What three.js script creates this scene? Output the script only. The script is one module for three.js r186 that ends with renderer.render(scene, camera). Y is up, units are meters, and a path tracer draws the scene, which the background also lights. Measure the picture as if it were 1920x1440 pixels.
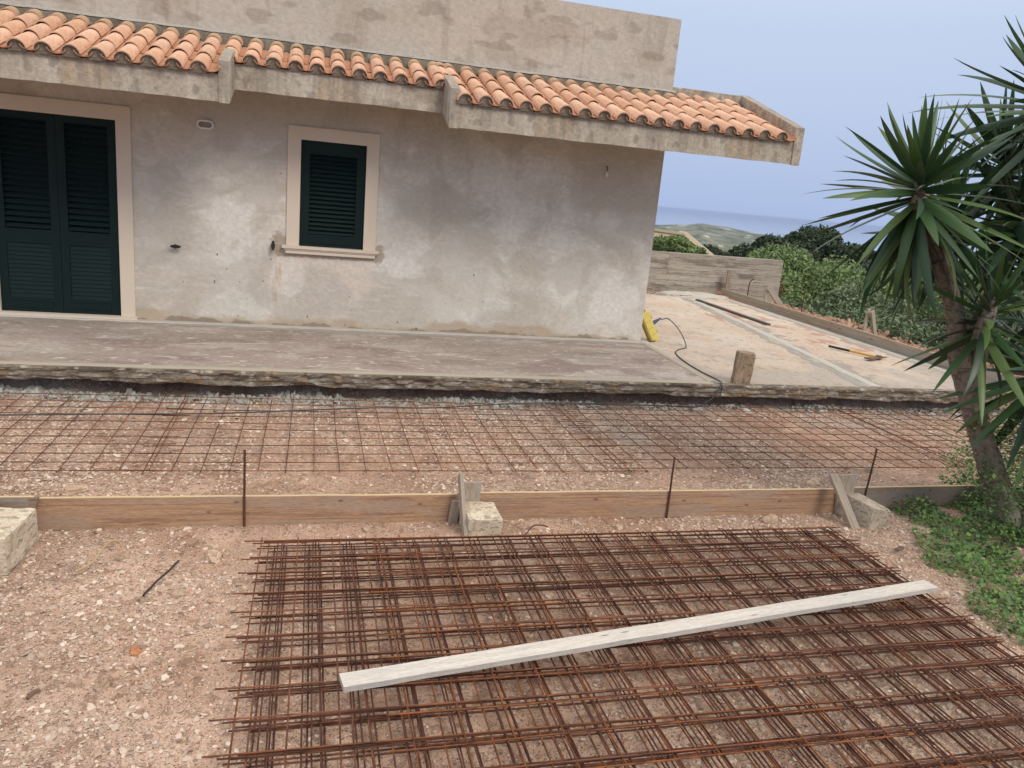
import * as THREE from 'three';
import { mergeGeometries, mergeVertices, toCreasedNormals } from 'three/addons/utils/BufferGeometryUtils.js';

// ---------------------------------------------------------------- camera, sky, sun, exposure
const scene = new THREE.Scene();
const camera = new THREE.PerspectiveCamera(52.56, 4 / 3, 0.05, 60000);
{
  const D = Math.PI / 180, p = 13.722 * D, r = 5.172 * D, yw = 15.168 * D;
  const F = new THREE.Vector3(Math.sin(yw) * Math.cos(p), -Math.sin(p), -Math.cos(yw) * Math.cos(p));
  const R0 = new THREE.Vector3(Math.cos(yw), 0, Math.sin(yw)), U0 = R0.clone().cross(F);
  const U = U0.multiplyScalar(Math.cos(r)).addScaledVector(R0, -Math.sin(r));
  camera.position.set(0, 2.22, 0); camera.up.copy(U); camera.lookAt(F.clone().add(camera.position));
}
const SUN = new THREE.Vector3(0.36, 0.74, 0.74).normalize();
{
  // bright thin overcast: pale blue, bluer towards the sea horizon, whiter overhead
  const W = 1024, Hh = 512, d = new Float32Array(W * Hh * 4);
  for (let j = 0; j < Hh; j++) for (let i = 0; i < W; i++) {
    const el = ((j + 0.5) / Hh - 0.5) * Math.PI, az = (i + 0.5) / W * Math.PI * 2, s = Math.sin(Math.max(0, el));
    const t = 1 - Math.exp(-s * 5.5), c = 0.035 * Math.sin(az * 3 + s * 9 + 1.3) * Math.sin(s * 14 + az * 2) * t + 0.03 * Math.sin(az * 5 - s * 16) * t;
    const up = Math.min(1, Math.max(0, (s - 0.2) / 0.7));
    const k = (j * W + i) * 4;
    d[k] = (0.355 + 0.165 * t + 0.64 * up) * (1 + c); d[k + 1] = (0.445 + 0.165 * t + 0.50 * up) * (1 + c * 0.8); d[k + 2] = (0.66 + 0.105 * t + 0.26 * up) * (1 + c * 0.4); d[k + 3] = 1;
  }
  const sky = new THREE.DataTexture(d, W, Hh, THREE.RGBAFormat, THREE.FloatType);
  sky.mapping = THREE.EquirectangularReflectionMapping; sky.magFilter = THREE.LinearFilter; sky.minFilter = THREE.LinearFilter; sky.needsUpdate = true;
  scene.background = sky; scene.environment = sky;
}
const sun = new THREE.DirectionalLight(new THREE.Color(1, 0.91, 0.78), 1.5);
sun.position.copy(SUN).multiplyScalar(40); sun.shadow.radius = 42; sun.castShadow = true;
sun.shadow.mapSize.set(2048, 2048); Object.assign(sun.shadow.camera, { left: -20, right: 20, top: 20, bottom: -20, near: 1, far: 90 });
scene.add(sun, sun.target);
const renderer = new THREE.WebGLRenderer({ antialias: true });
renderer.toneMapping = THREE.LinearToneMapping; renderer.toneMappingExposure = 1.16;
renderer.shadowMap.enabled = true;
renderer.setSize(1024, 768);

// ---------------------------------------------------------------- helpers
function rng(seed) { let a = seed >>> 0; return () => { a = (a + 0x6D2B79F5) >>> 0; let t = a; t = Math.imul(t ^ (t >>> 15), t | 1); t ^= t + Math.imul(t ^ (t >>> 7), t | 61); return ((t ^ (t >>> 14)) >>> 0) / 4294967296; }; }
const rnd = rng(7), rr = (a, b) => a + (b - a) * rnd();
const LAT = new Float32Array(65536); { const q = rng(99); for (let i = 0; i < 65536; i++) LAT[i] = q(); }
function vn(x, y) { // value noise, 0..1
  const xf = Math.floor(x), yf = Math.floor(y); let u = x - xf, v = y - yf; u = u * u * (3 - 2 * u); v = v * v * (3 - 2 * v);
  const x0 = xf & 255, x1 = (xf + 1) & 255, y0 = (yf & 255) << 8, y1 = ((yf + 1) & 255) << 8;
  const a = LAT[y0 + x0], b = LAT[y0 + x1], c = LAT[y1 + x0], d = LAT[y1 + x1];
  return a + (b - a) * u + (c - a + (a - b - c + d) * u) * v;
}
function fbm(x, y, o = 4) { let s = 0, a = 0.5, n = 0; for (let i = 0; i < o; i++) { s += a * vn(x, y); n += a; a *= 0.5; x = x * 2.03 + 17.3; y = y * 2.03 + 5.1; } return s / n; }
const sst = (a, b, x) => { const t = Math.min(1, Math.max(0, (x - a) / (b - a))); return t * t * (3 - 2 * t); };
const clamp = (x, a, b) => Math.min(b, Math.max(a, x));
function tex(w, h, fn, srgb = true, repeat = true) {
  const d = new Uint8Array(w * h * 4), c = [0, 0, 0];
  for (let j = 0; j < h; j++) for (let i = 0; i < w; i++) {
    fn((i + 0.5) / w, (j + 0.5) / h, c); const k = (j * w + i) * 4;
    d[k] = clamp(c[0], 0, 255); d[k + 1] = clamp(c[1], 0, 255); d[k + 2] = clamp(c[2], 0, 255); d[k + 3] = 255;
  }
  const t = new THREE.DataTexture(d, w, h, THREE.RGBAFormat); t.magFilter = THREE.LinearFilter; t.minFilter = THREE.LinearMipmapLinearFilter; t.generateMipmaps = true;
  if (srgb) t.colorSpace = THREE.SRGBColorSpace; if (repeat) t.wrapS = t.wrapT = THREE.RepeatWrapping; t.needsUpdate = true; return t;
}
const mixc = (c, r, g, b, a) => { c[0] += (r - c[0]) * a; c[1] += (g - c[1]) * a; c[2] += (b - c[2]) * a; };
const setc = (c, r, g, b) => { c[0] = r; c[1] = g; c[2] = b; };
const mul = (c, k) => { c[0] *= k; c[1] *= k; c[2] *= k; };
const lin = (r, g, b) => new THREE.Color().setRGB(r, g, b);
const std = (o) => new THREE.MeshStandardMaterial({ roughness: 0.9, metalness: 0, ...o });
const used = new Map();
function numbered(n) { const k = used.get(n) ?? 0; used.set(n, k + 1); return k ? `${n}_${String(k).padStart(3, '0')}` : n; }
function tag(o, label, category, group, kind) { if (label) o.userData.label = label; if (category) o.userData.category = category; if (group) o.userData.group = group; if (kind) o.userData.kind = kind; return o; }
function thing(name, at, label, category, group) { const g = new THREE.Group(); g.name = numbered(name); g.position.set(...at); scene.add(g); return tag(g, label, category, group); }
function single(name, geo, mat, at, label, category, group, kind) { const m = new THREE.Mesh(geo, mat); m.name = numbered(name); m.position.set(...at); scene.add(m); return tag(m, label, category, group, kind); }
function structure(name, geo, mat, at = [0, 0, 0]) { const m = new THREE.Mesh(geo, mat); m.name = numbered(name); m.position.set(...at); m.userData.kind = 'structure'; scene.add(m); return m; }
function part(parent, name, geo, mat, at = [0, 0, 0], rot) { const m = new THREE.Mesh(geo, mat); m.name = name; m.position.set(...at); if (rot) m.rotation.set(...rot); parent.add(m); return m; }
function jit(geo, amp, f, seed = 0) { // push vertices about with noise, alike for coincident vertices
  const p = geo.attributes.position;
  for (let i = 0; i < p.count; i++) { const x = p.getX(i), y = p.getY(i), z = p.getZ(i); const a = x * f + seed, b = y * f - seed * 0.7, c = z * f + seed * 1.3;
    p.setXYZ(i, x + (vn(a + b, c) - 0.5) * 2 * amp, y + (vn(b + c + 31, a) - 0.5) * 2 * amp, z + (vn(c + a + 67, b) - 0.5) * 2 * amp); }
  geo.computeVertexNormals(); return geo;
}
function box(w, h, d, x = 0, y = 0, z = 0, sx = 1, sy = 1, sz = 1) { return new THREE.BoxGeometry(w, h, d, sx, sy, sz).translate(x, y, z); }
function boxUV(w, h, d, x = 0, y = 0, z = 0, sx = 1, sy = 1, sz = 1) { // uv in metres
  const g = new THREE.BoxGeometry(w, h, d, sx, sy, sz), p = g.attributes.position, n = g.attributes.normal, uv = g.attributes.uv;
  for (let i = 0; i < p.count; i++) { const ax = Math.abs(n.getX(i)), ay = Math.abs(n.getY(i)); if (ax > 0.5) uv.setXY(i, p.getZ(i) + x, p.getY(i) + y); else if (ay > 0.5) uv.setXY(i, p.getX(i) + x, p.getZ(i) + z); else uv.setXY(i, p.getX(i) + x, p.getY(i) + y); }
  return g.translate(x, y, z);
}
const tube = (pts, r, seg = 24, rad = 6) => new THREE.TubeGeometry(new THREE.CatmullRomCurve3(pts.map((q) => new THREE.Vector3(...q))), seg, r, rad);

// ---------------------------------------------------------------- materials
const SURF = {};
// facade: texture spans x -3.8 .. 4.66, y 0.3 .. 4.64
const FX0 = -3.8, FW = 8.46, FY0 = 0.3, FH = 4.34;
{
  const strokes = []; const q = rng(5);
  for (let i = 0; i < 90; i++) strokes.push([FX0 + q() * FW, 0.5 + q() * 2.2, q() * 0.9 - 0.2, 0.05 + q() * 0.22, 0.003 + q() * 0.01, 0.1 + q() * 0.3]);
  const pits = []; for (let i = 0; i < 70; i++) pits.push([FX0 + q() * FW, i < 60 ? 0.33 + Math.pow(q(), 2.2) * 1.0 : 0.4 + q() * 2.4, 0.003 + q() * 0.008, 0.5 + q() * 1.2]);
  SURF.facade = tex(2048, 1050, (u, v, c) => {
    const x = FX0 + u * FW, y = FY0 + v * FH, w = fbm(x * 0.9, y * 0.9 + 40, 3), w2 = fbm(x * 0.8 + 60, y * 0.8, 3);
    const lo = fbm(x * 0.75 + w * 1.2 + 3, y * 0.9 + w2, 4), mid = fbm(x * 2.3 + w * 2.5, y * 2.6 + 9, 4), fine = fbm(x * 26, y * 30, 3), brush = fbm(x * 6 + w * 3, y * 34 + 5, 3);
    setc(c, 204, 198, 189);
    if (y < 3.72) {
      mixc(c, 188, 181, 170, sst(0.42, 0.72, lo) * 0.5);                                   // darker damp render
      mixc(c, 218, 214, 208, sst(0.45, 0.64, fbm(x * 0.8 + 11 + w * 1.6, y * 1.1 + 4, 5) * 0.7 + mid * 0.3) * 0.85); // whitish skim
      mixc(c, 200, 190, 178, sst(0.53, 0.66, fbm(x * 1.5 + 50 + w2, y * 1.7 + w, 5)) * 0.6);
      mixc(c, 220, 217, 212, sst(0.60, 0.70, brush) * sst(0.45, 0.6, mid) * 0.55);            // trowel smears
      mixc(c, 178, 170, 160, sst(0.60, 0.74, fbm(x * 3.2 + 90, y * 2.2 + w * 4, 4)) * 0.35);
      // old damp stains with a ragged outline here and there on the render
      const soot = sst(0.47, 0.58, fbm(x * 1.1 + 200, y * 1.6 + w * 1.5, 5)) * 0.30; mixc(c, 162, 152, 140, soot * (0.6 + fine * 0.6));
      // patch below the window: pale skim with a ragged outline, smooth darker repair beside it
      const px = (x - 0.25) / 0.85, py = (y - 0.95) / 0.42, pe = px * px + py * py + (mid - 0.5) * 1.6; mixc(c, 212, 200, 188, (1 - sst(0.6, 1.1, pe)) * 0.7);
      const qx = (x - 0.12) / 0.42, qy = (y - 0.78) / 0.30, qe = qx * qx + qy * qy + (w - 0.5) * 3 + (mid - 0.5); mixc(c, 186, 179, 171, (1 - sst(0.5, 1.1, qe)) * 0.7);
      const tx = (x + 0.28) / 0.22, ty = (y - 0.95) / 0.28, te = tx * tx + ty * ty + (mid - 0.5) * 1.8; mixc(c, 216, 209, 201, (1 - sst(0.6, 1.1, te)) * 0.7);
      // render worked round the sill ends, rusty run below its left end
      const sl = Math.hypot((x + 0.40) / 0.10, (y - 1.36) / 0.16), sr = Math.hypot((x - 0.85) / 0.075, (y - 1.30) / 0.14), sb = (x > -0.42 && x < 0.9) ? Math.abs(y - 1.235) / 0.035 : 9;
      mixc(c, 166, 152, 137, (1 - sst(0.65, 1.1, Math.min(sl, sr, sb) + (fine - 0.5) * 0.6)) * 0.85);
      const run = 1 - sst(0.4, 1, Math.abs(x + 0.42 + (vn(y * 9, 3) - 0.5) * 0.05) / 0.065); if (y < 1.3 && y > 0.62) mixc(c, 176, 150, 122, run * sst(0.35, 0.7, fbm(x * 26, y * 7, 4)) * 0.5 * (0.5 + w));
      // splashed earth along the foot of the wall, ragged
      const splash = sst(0.42, 0.72, fbm(x * 2.6 + 7, y * 5, 4) + 0.36 - (y - 0.3) * 2.6); mixc(c, 172, 152, 130, splash * (0.4 + fine * 0.6));
      mixc(c, 128, 115, 102, sst(0.56, 0.64, fbm(x * 5 + 31, y * 9, 4) + 0.30 - (y - 0.3) * 5.5) * 0.6);
      for (const s of strokes) { const dx = x - s[0], dy = y - s[1] - dx * s[2]; if (dx > 0 && dx < s[3] && Math.abs(dy) < s[4]) mixc(c, 222, 219, 214, s[5] * sst(0.3, 0.6, brush)); }
      for (const s of pits) { const dx = (x - s[0]), dy = (y - s[1]) * s[3]; if (dx * dx + dy * dy < s[2] * s[2]) mixc(c, 92, 82, 75, 0.7); }
    } else {
      setc(c, 180, 173, 164);
      mixc(c, 184, 174, 163, sst(0.45, 0.7, lo) * 0.7); mixc(c, 160, 150, 139, sst(0.5, 0.68, mid) * 0.5);
      mixc(c, 188, 182, 176, sst(0.60, 0.66, fbm(x * 1.7 + 20, y * 2.2 + w, 5)) * 0.4);
      mixc(c, 140, 128, 117, sst(0.62, 0.74, fbm(x * 9 + 60, y * 1.3, 4)) * 0.25);
      mixc(c, 118, 106, 96, sst(0.52, 0.66, fbm(x * 3 + 5, y * 7 + 2, 4) - 0.05) * 0.3);
    }
    mul(c, 0.94 + fine * 0.12);
  });
  SURF.facade.repeat.set(1 / FW, 1 / FH); SURF.facade.offset.set(-FX0 / FW, -FY0 / FH);
}
const bumpTex = tex(512, 512, (u, v, c) => { let s = 0; for (const [f, a] of [[8, 0.35], [20, 0.3], [61, 0.35]]) { s += a * vn(u * f, v * f); } const g = s * 255; setc(c, g, g, g); }, false);
const bumpAt = (rx, ry = rx) => { const t = bumpTex.clone(); t.repeat.set(rx, ry); t.needsUpdate = true; return t; };
const M = {};
M.facade = std({ map: SURF.facade, bumpMap: bumpAt(0.9), bumpScale: 0.006, roughness: 0.95 });
// weathered cast concrete of the canopy (uv in metres, 2.4 m x 1.2 m)
const concTex = tex(1024, 512, (u, v, c) => {
  const x = u * 2.4, y = v * 1.2, w = fbm(x * 2, y * 2, 3), st = fbm(x * 7 + w, y * 0.7, 4), b = fbm(x * 4 + w * 2, y * 5, 4), f = fbm(x * 40, y * 40, 3);
  setc(c, 172, 162, 148); mixc(c, 194, 186, 174, sst(0.5, 0.68, st) * 0.6); mixc(c, 142, 130, 117, sst(0.48, 0.7, b) * 0.6); mixc(c, 162, 140, 114, sst(0.56, 0.68, fbm(x * 3 + 40, y * 1.4, 4)) * 0.5);
  mixc(c, 116, 107, 98, sst(0.6, 0.74, fbm(x * 9 + 4, y * 9 + 8, 4)) * 0.4); mixc(c, 140, 131, 121, sst(0.52, 0.7, fbm(x * 15 + 4, y * 1.1 + 8, 4)) * 0.5); mul(c, 0.9 + 0.2 * f);
});
concTex.repeat.set(1 / 2.4, 1 / 1.2);
M.concrete = std({ map: concTex, bumpMap: bumpAt(1.2), bumpScale: 0.008, roughness: 0.95 });
// board-marked concrete of the far wall
const boardTex = tex(1024, 512, (u, v, c) => {
  const x = u * 5, y = v * 1.0, row = Math.floor(y / 0.125), gr = fbm(x * 1.6 + row * 13, y * 38, 4), b = fbm(x * 1.4, y * 3 + row * 7, 4), f = fbm(x * 24, y * 60, 3);
  const tone = 150 + (LAT[row * 7 + 3] - 0.5) * 26; setc(c, tone + 4, tone - 5, tone - 16); mixc(c, 186, 178, 168, sst(0.5, 0.72, gr) * 0.5); mixc(c, 104, 94, 86, sst(0.55, 0.75, b) * 0.6);
  mixc(c, 80, 72, 66, sst(0.66, 0.74, fbm(x * 3 + 9, y * 50, 3)) * 0.5); mul(c, 0.9 + 0.2 * f);
});
boardTex.repeat.set(1 / 5, 1);
M.boardConcrete = std({ map: boardTex, bumpMap: bumpAt(1.5), bumpScale: 0.006 });
// porch screed and terrace screed
const porchTex = tex(2048, 512, (u, v, c) => {
  const x = u * 8.6 - 4, z = v * 2.5, w = fbm(x, z, 3), f = fbm(x * 34, z * 60, 3), b = fbm(x * 1.3 + w, z * 2.2, 4);
  setc(c, 160, 145, 137); mixc(c, 178, 167, 159, sst(0.42, 0.66, b) * 0.8); mixc(c, 132, 115, 107, sst(0.52, 0.7, fbm(x * 2.4 + 30, z * 4 + 4, 4)) * 0.6);
  mixc(c, 148, 138, 128, sst(0.5, 0.62, fbm(x * 1.4 + 9, z * 6 + 40, 5) + (z < 0.3 ? 0.12 : 0)) * 0.5);
  mixc(c, 204, 198, 190, sst(0.735, 0.77, fbm(x * 6 + 80, z * 15 + 3, 3)) * 0.75); mixc(c, 196, 188, 180, sst(0.72, 0.76, fbm(x * 14 + 10, z * 30, 3)) * 0.6);
  mul(c, 0.88 + 0.24 * f);
});
porchTex.repeat.set(1 / 8.6, 1 / 2.5); porchTex.offset.set(4 / 8.6, 10.3 / 2.5);
M.porch = std({ map: porchTex, bumpMap: bumpAt(1.6), bumpScale: 0.006, roughness: 0.88 });
const terrTex = tex(1024, 2048, (u, v, c) => {
  const x = u * 5.2 + 4.4, z = v * 9.6 - 17.3, w = fbm(x, z, 3), f = fbm(x * 30, z * 30, 3), b = fbm(x * 0.9 + w, z * 0.9, 4);
  setc(c, 196, 179, 163); mixc(c, 202, 189, 176, sst(0.42, 0.66, b) * 0.8); mixc(c, 188, 165, 145, sst(0.52, 0.7, fbm(x * 2.4 + 30, z * 1.6 + 4, 4)) * 0.5);
  // cement-grey wash near the front edge and along the chiselled lines (spilt mortar, ragged outline)
  const lx = 6.86 + (-7.8 - z) * 0.163, d1 = Math.abs(x - lx), rag = fbm(x * 3.2, z * 2.2, 4);
  mixc(c, 168, 158, 148, sst(0.42, 0.78, rag + 0.50 - (-7.8 - z) * 0.32) * 0.8);
  mixc(c, 150, 142, 134, sst(0.54, 0.6, fbm(x * 7, z * 5, 4) + 0.28 - d1 * 1.35) * 0.8);
  const ex = 8.86 + (-7.8 - z) * 0.075, d2 = ex - x; mixc(c, 148, 139, 131, sst(0.54, 0.6, fbm(x * 7 + 30, z * 5, 4) + 0.2 - d2 * 1.1) * 0.8);
  mixc(c, 150, 134, 120, sst(0.66, 0.74, fbm(x * 11 + 3, z * 7 + 40, 4)) * 0.5);
  const red = Math.hypot((x - 8.2) / 0.75, (z + 12.2) / 1.5); mixc(c, 164, 118, 98, sst(0.58, 0.66, fbm(x * 7, z * 3, 4) + 0.12 - red * 0.12) * (red < 1.4 ? 0.6 : 0));
  mul(c, 0.92 + 0.16 * f);
});
terrTex.repeat.set(1 / 5.2, 1 / 9.6); terrTex.offset.set(-4.4 / 5.2, 17.3 / 9.6);
M.terrace = std({ map: terrTex, bumpMap: bumpAt(1.6), bumpScale: 0.005, roughness: 0.9 });
const edgeTex = tex(1024, 256, (u, v, c) => {
  const x = u * 3, y = v * 0.4, b = fbm(x * 5, y * 16, 4), f = fbm(x * 40, y * 60, 3);
  setc(c, 122, 110, 96); mixc(c, 160, 152, 142, sst(0.5, 0.64, fbm(x * 4 + 9, y * 22, 4)) * 0.7); mixc(c, 78, 66, 56, sst(0.5, 0.68, b) * 0.7); mixc(c, 184, 178, 170, sst(0.62, 0.72, fbm(x * 13 + 50, y * 40 + 4, 4)) * 0.6); mixc(c, 138, 108, 76, sst(0.58, 0.7, fbm(x * 3 + 33, y * 9, 3)) * 0.5); mul(c, 0.85 + 0.3 * f);
});
M.brokenEdge = std({ map: edgeTex, bumpMap: bumpAt(3), bumpScale: 0.012 });
M.paleScreed = std({ color: lin(0.42, 0.37, 0.30), bumpMap: bumpAt(2), bumpScale: 0.005 });
M.mortar = std({ color: lin(0.52, 0.49, 0.44), bumpMap: bumpAt(3), bumpScale: 0.012 });
M.oldMortar = std({ map: concTex, color: lin(0.55, 0.54, 0.53), bumpMap: bumpAt(3), bumpScale: 0.012 });
M.greyMortar = std({ color: lin(0.36, 0.335, 0.30), bumpMap: bumpAt(3), bumpScale: 0.012 });
// cut limestone
const stoneTex = tex(512, 512, (u, v, c) => { const f = fbm(u * 60, v * 60, 3), b = fbm(u * 5, v * 5, 4); setc(c, 204, 188, 166); mixc(c, 218, 204, 184, sst(0.4, 0.65, b)); mixc(c, 176, 158, 136, sst(0.56, 0.7, fbm(u * 11 + 5, v * 11, 4)) * 0.7); mixc(c, 128, 118, 104, sst(0.6, 0.72, fbm(u * 7 + 35, v * 9, 4)) * 0.6); mul(c, 0.88 + 0.24 * f); });
M.block = std({ map: stoneTex, bumpMap: bumpAt(2), bumpScale: 0.006 });
M.blockGrey = std({ map: stoneTex, color: lin(0.78, 0.79, 0.8), bumpMap: bumpAt(2), bumpScale: 0.006 });
M.blockBrown = std({ map: stoneTex, color: lin(0.60, 0.53, 0.47), bumpMap: bumpAt(2), bumpScale: 0.008 });
M.surround = std({ color: lin(0.66, 0.565, 0.465), bumpMap: bumpAt(3), bumpScale: 0.0012, roughness: 0.75 });
// clay tiles, four tones
const clayTex = tex(256, 512, (u, v, c) => { const b = fbm(u * 3, v * 5, 4), f = fbm(u * 50, v * 70, 3); setc(c, 250, 244, 240); mixc(c, 226, 214, 205, sst(0.45, 0.7, b) * 0.8); mixc(c, 255, 252, 246, sst(0.6, 0.7, fbm(u * 6 + 9, v * 9, 4)) * 0.6); mixc(c, 196, 176, 160, sst(0.64, 0.72, fbm(u * 9 + 40, v * 12, 4)) * 0.4); mul(c, 0.92 + 0.16 * f); });
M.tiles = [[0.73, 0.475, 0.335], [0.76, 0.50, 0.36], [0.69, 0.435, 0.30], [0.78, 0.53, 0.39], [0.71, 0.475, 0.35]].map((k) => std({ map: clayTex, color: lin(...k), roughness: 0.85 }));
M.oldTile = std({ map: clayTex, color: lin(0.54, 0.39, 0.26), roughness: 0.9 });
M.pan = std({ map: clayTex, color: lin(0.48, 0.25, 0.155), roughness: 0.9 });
// painted shutters
M.green = new THREE.MeshPhysicalMaterial({ color: lin(0.0034, 0.0140, 0.0140), roughness: 0.6, specularIntensity: 0.4 });
M.greenSlat = new THREE.MeshPhysicalMaterial({ color: lin(0.0042, 0.0165, 0.0165), roughness: 0.6, specularIntensity: 0.4 });
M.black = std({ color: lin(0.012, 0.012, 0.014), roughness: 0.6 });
M.white = std({ color: lin(0.78, 0.76, 0.73), roughness: 0.5 });
// timber
function woodTex(seed, base, dark, light, grey, streakY = 9, wear = 0.4) {
  return tex(1024, 128, (u, v, c) => {
    const x = u * 8 + seed * 7, y = v, w = fbm(x * 0.6, y * 2 + seed, 3), g = fbm(x * 0.7 + w, y * streakY * 3 + seed * 3, 4), f = fbm(x * 14, y * 60 + seed, 3);
    setc(c, ...base); mixc(c, ...dark, sst(0.45, 0.72, g) * 0.7); mixc(c, ...light, sst(0.55, 0.7, fbm(x * 1.4 + 30, y * 7 + seed, 4)) * 0.6); mixc(c, ...grey, sst(0.5 - wear * 0.2, 0.68, fbm(x * 0.8 + 70 + seed, y * 3, 4)) * wear * 1.6);
    for (let k = 0; k < 4; k++) { const kx = LAT[seed * 31 + k * 5] * 8, ky = 0.15 + 0.7 * LAT[seed * 17 + k * 3 + 1], d = Math.hypot((u * 8 - kx) * 0.9, (v - ky) * 1.0); if (d < 0.07) mixc(c, 96, 76, 62, sst(0.07, 0.01, d) * 0.7); }
    mul(c, 0.88 + 0.24 * f);
  });
}
const boardMats = [1, 2, 3, 4].map((s) => std({ map: woodTex(s, [166, 134, 108], [132, 100, 78], [184, 148, 114], [158, 138, 122], 9, 0.42), bumpMap: bumpAt(6, 2), bumpScale: 0.002, roughness: 0.8 }));
M.boardTop = std({ map: woodTex(6, [205, 180, 140], [180, 150, 110], [222, 200, 165], [190, 175, 150], 9, 0.3), roughness: 0.85 });
M.greyWood = std({ map: woodTex(7, [168, 152, 134], [132, 116, 100], [190, 176, 158], [160, 154, 146], 9, 0.6), bumpMap: bumpAt(4, 2), bumpScale: 0.002 });
M.darkBoard = std({ map: woodTex(9, [146, 122, 104], [116, 94, 78], [162, 138, 118], [146, 134, 124], 9, 0.6), bumpMap: bumpAt(4, 2), bumpScale: 0.002 });
M.plank = std({ map: woodTex(8, [214, 206, 197], [192, 183, 172], [226, 220, 212], [204, 198, 192], 14, 0.6), bumpMap: bumpAt(5, 2), bumpScale: 0.003 });
// rust
const rustTex = tex(512, 64, (u, v, c) => { const b = fbm(u * 26, v * 3, 4), f = fbm(u * 150, v * 9, 3); setc(c, 205, 190, 180); mixc(c, 255, 225, 190, sst(0.52, 0.68, b)); mixc(c, 120, 105, 100, sst(0.5, 0.7, fbm(u * 40 + 9, v * 3, 3)) * 0.8); mul(c, 0.8 + 0.4 * f); });
const rust = [[0.24, 0.108, 0.066], [0.195, 0.086, 0.056], [0.28, 0.125, 0.07], [0.15, 0.068, 0.048]].map((k) => std({ map: rustTex, color: lin(...k), roughness: 0.85 }));
const rustStrip = [[0.31, 0.135, 0.072], [0.26, 0.108, 0.06], [0.36, 0.16, 0.078], [0.21, 0.09, 0.056]].map((k) => std({ map: rustTex, color: lin(...k), roughness: 0.85 }));
const rustFresh = [[0.34, 0.135, 0.040], [0.29, 0.115, 0.042]].map((k) => std({ map: rustTex, color: lin(...k), roughness: 0.85 }));
M.yellow = std({ color: lin(0.70, 0.57, 0.15), roughness: 0.5, bumpMap: bumpAt(2), bumpScale: 0.001 });
M.yellowDark = std({ color: lin(0.40, 0.31, 0.05), roughness: 0.55 });
M.blue = std({ color: lin(0.03, 0.06, 0.14), roughness: 0.5 });
M.cable = std({ color: lin(0.045, 0.05, 0.058), roughness: 0.6 });
M.handle = std({ color: lin(0.62, 0.36, 0.05), roughness: 0.55 });
M.steel = std({ color: lin(0.16, 0.10, 0.075), roughness: 0.7, metalness: 0.2 });
M.darkBar = std({ color: lin(0.095, 0.082, 0.072), roughness: 0.7, bumpMap: bumpAt(4), bumpScale: 0.002 });

// ---------------------------------------------------------------- the ground
const inSlab = (x, z) => x < 8.95 + (-7.8 - z) * 0.07 && z < -7.9;
function groundY(x, z) {
  let y = (fbm(x * 1.1 + 9, z * 1.1 + 4, 4) - 0.5) * 0.09 + (fbm(x * 7, z * 7, 3) - 0.5) * 0.034;
  const rough = fbm(x * 0.7 + 44, z * 0.7 + 2, 3); y += (fbm(x * 17, z * 17, 2) - 0.5) * 0.026 * sst(0.35, 0.6, rough);
  y *= 1 - 0.5 * (1 - sst(0.12, 0.4, Math.abs(z + 4.87)));
  const rag = (fbm(x * 3.1, 7.7, 4) - 0.5) * 0.22 + (fbm(x * 11 + 3, z * 9, 3) - 0.5) * 0.08;
  y += sst(-7.92 + rag * 0.6, -8.2 + rag * 0.6, z) * (0.155 + (fbm(x * 6, z * 12, 3) - 0.5) * 0.05) * (x < 9.6 ? 1 : 0);
  if (x > 9.0) y += sst(9.1, 9.6, x) * 0.27 * sst(-6.6, -8.0, z) * (1 + (fbm(x * 3, z * 3, 3) - 0.5) * 0.6);
  if (x > 4.7 && z > -5.3) y += sst(4.7, 5.4, x) * 0.10 * sst(-5.2, -4.6, z);
  const dr = x - 10.35 + (fbm(z * 0.6, 3, 3) - 0.5); if (dr > 0) y -= dr * 0.75 + dr * dr * 0.06;
  const db = -18.6 - z; if (db > 0) y -= db * 0.6;
  return y;
}
function axis(segs) { const a = []; for (const [lo, hi, st] of segs) { const n = Math.round((hi - lo) / st); for (let i = 0; i < n; i++) a.push(lo + (hi - lo) * i / n); } a.push(segs[segs.length - 1][1]); return a; }
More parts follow.
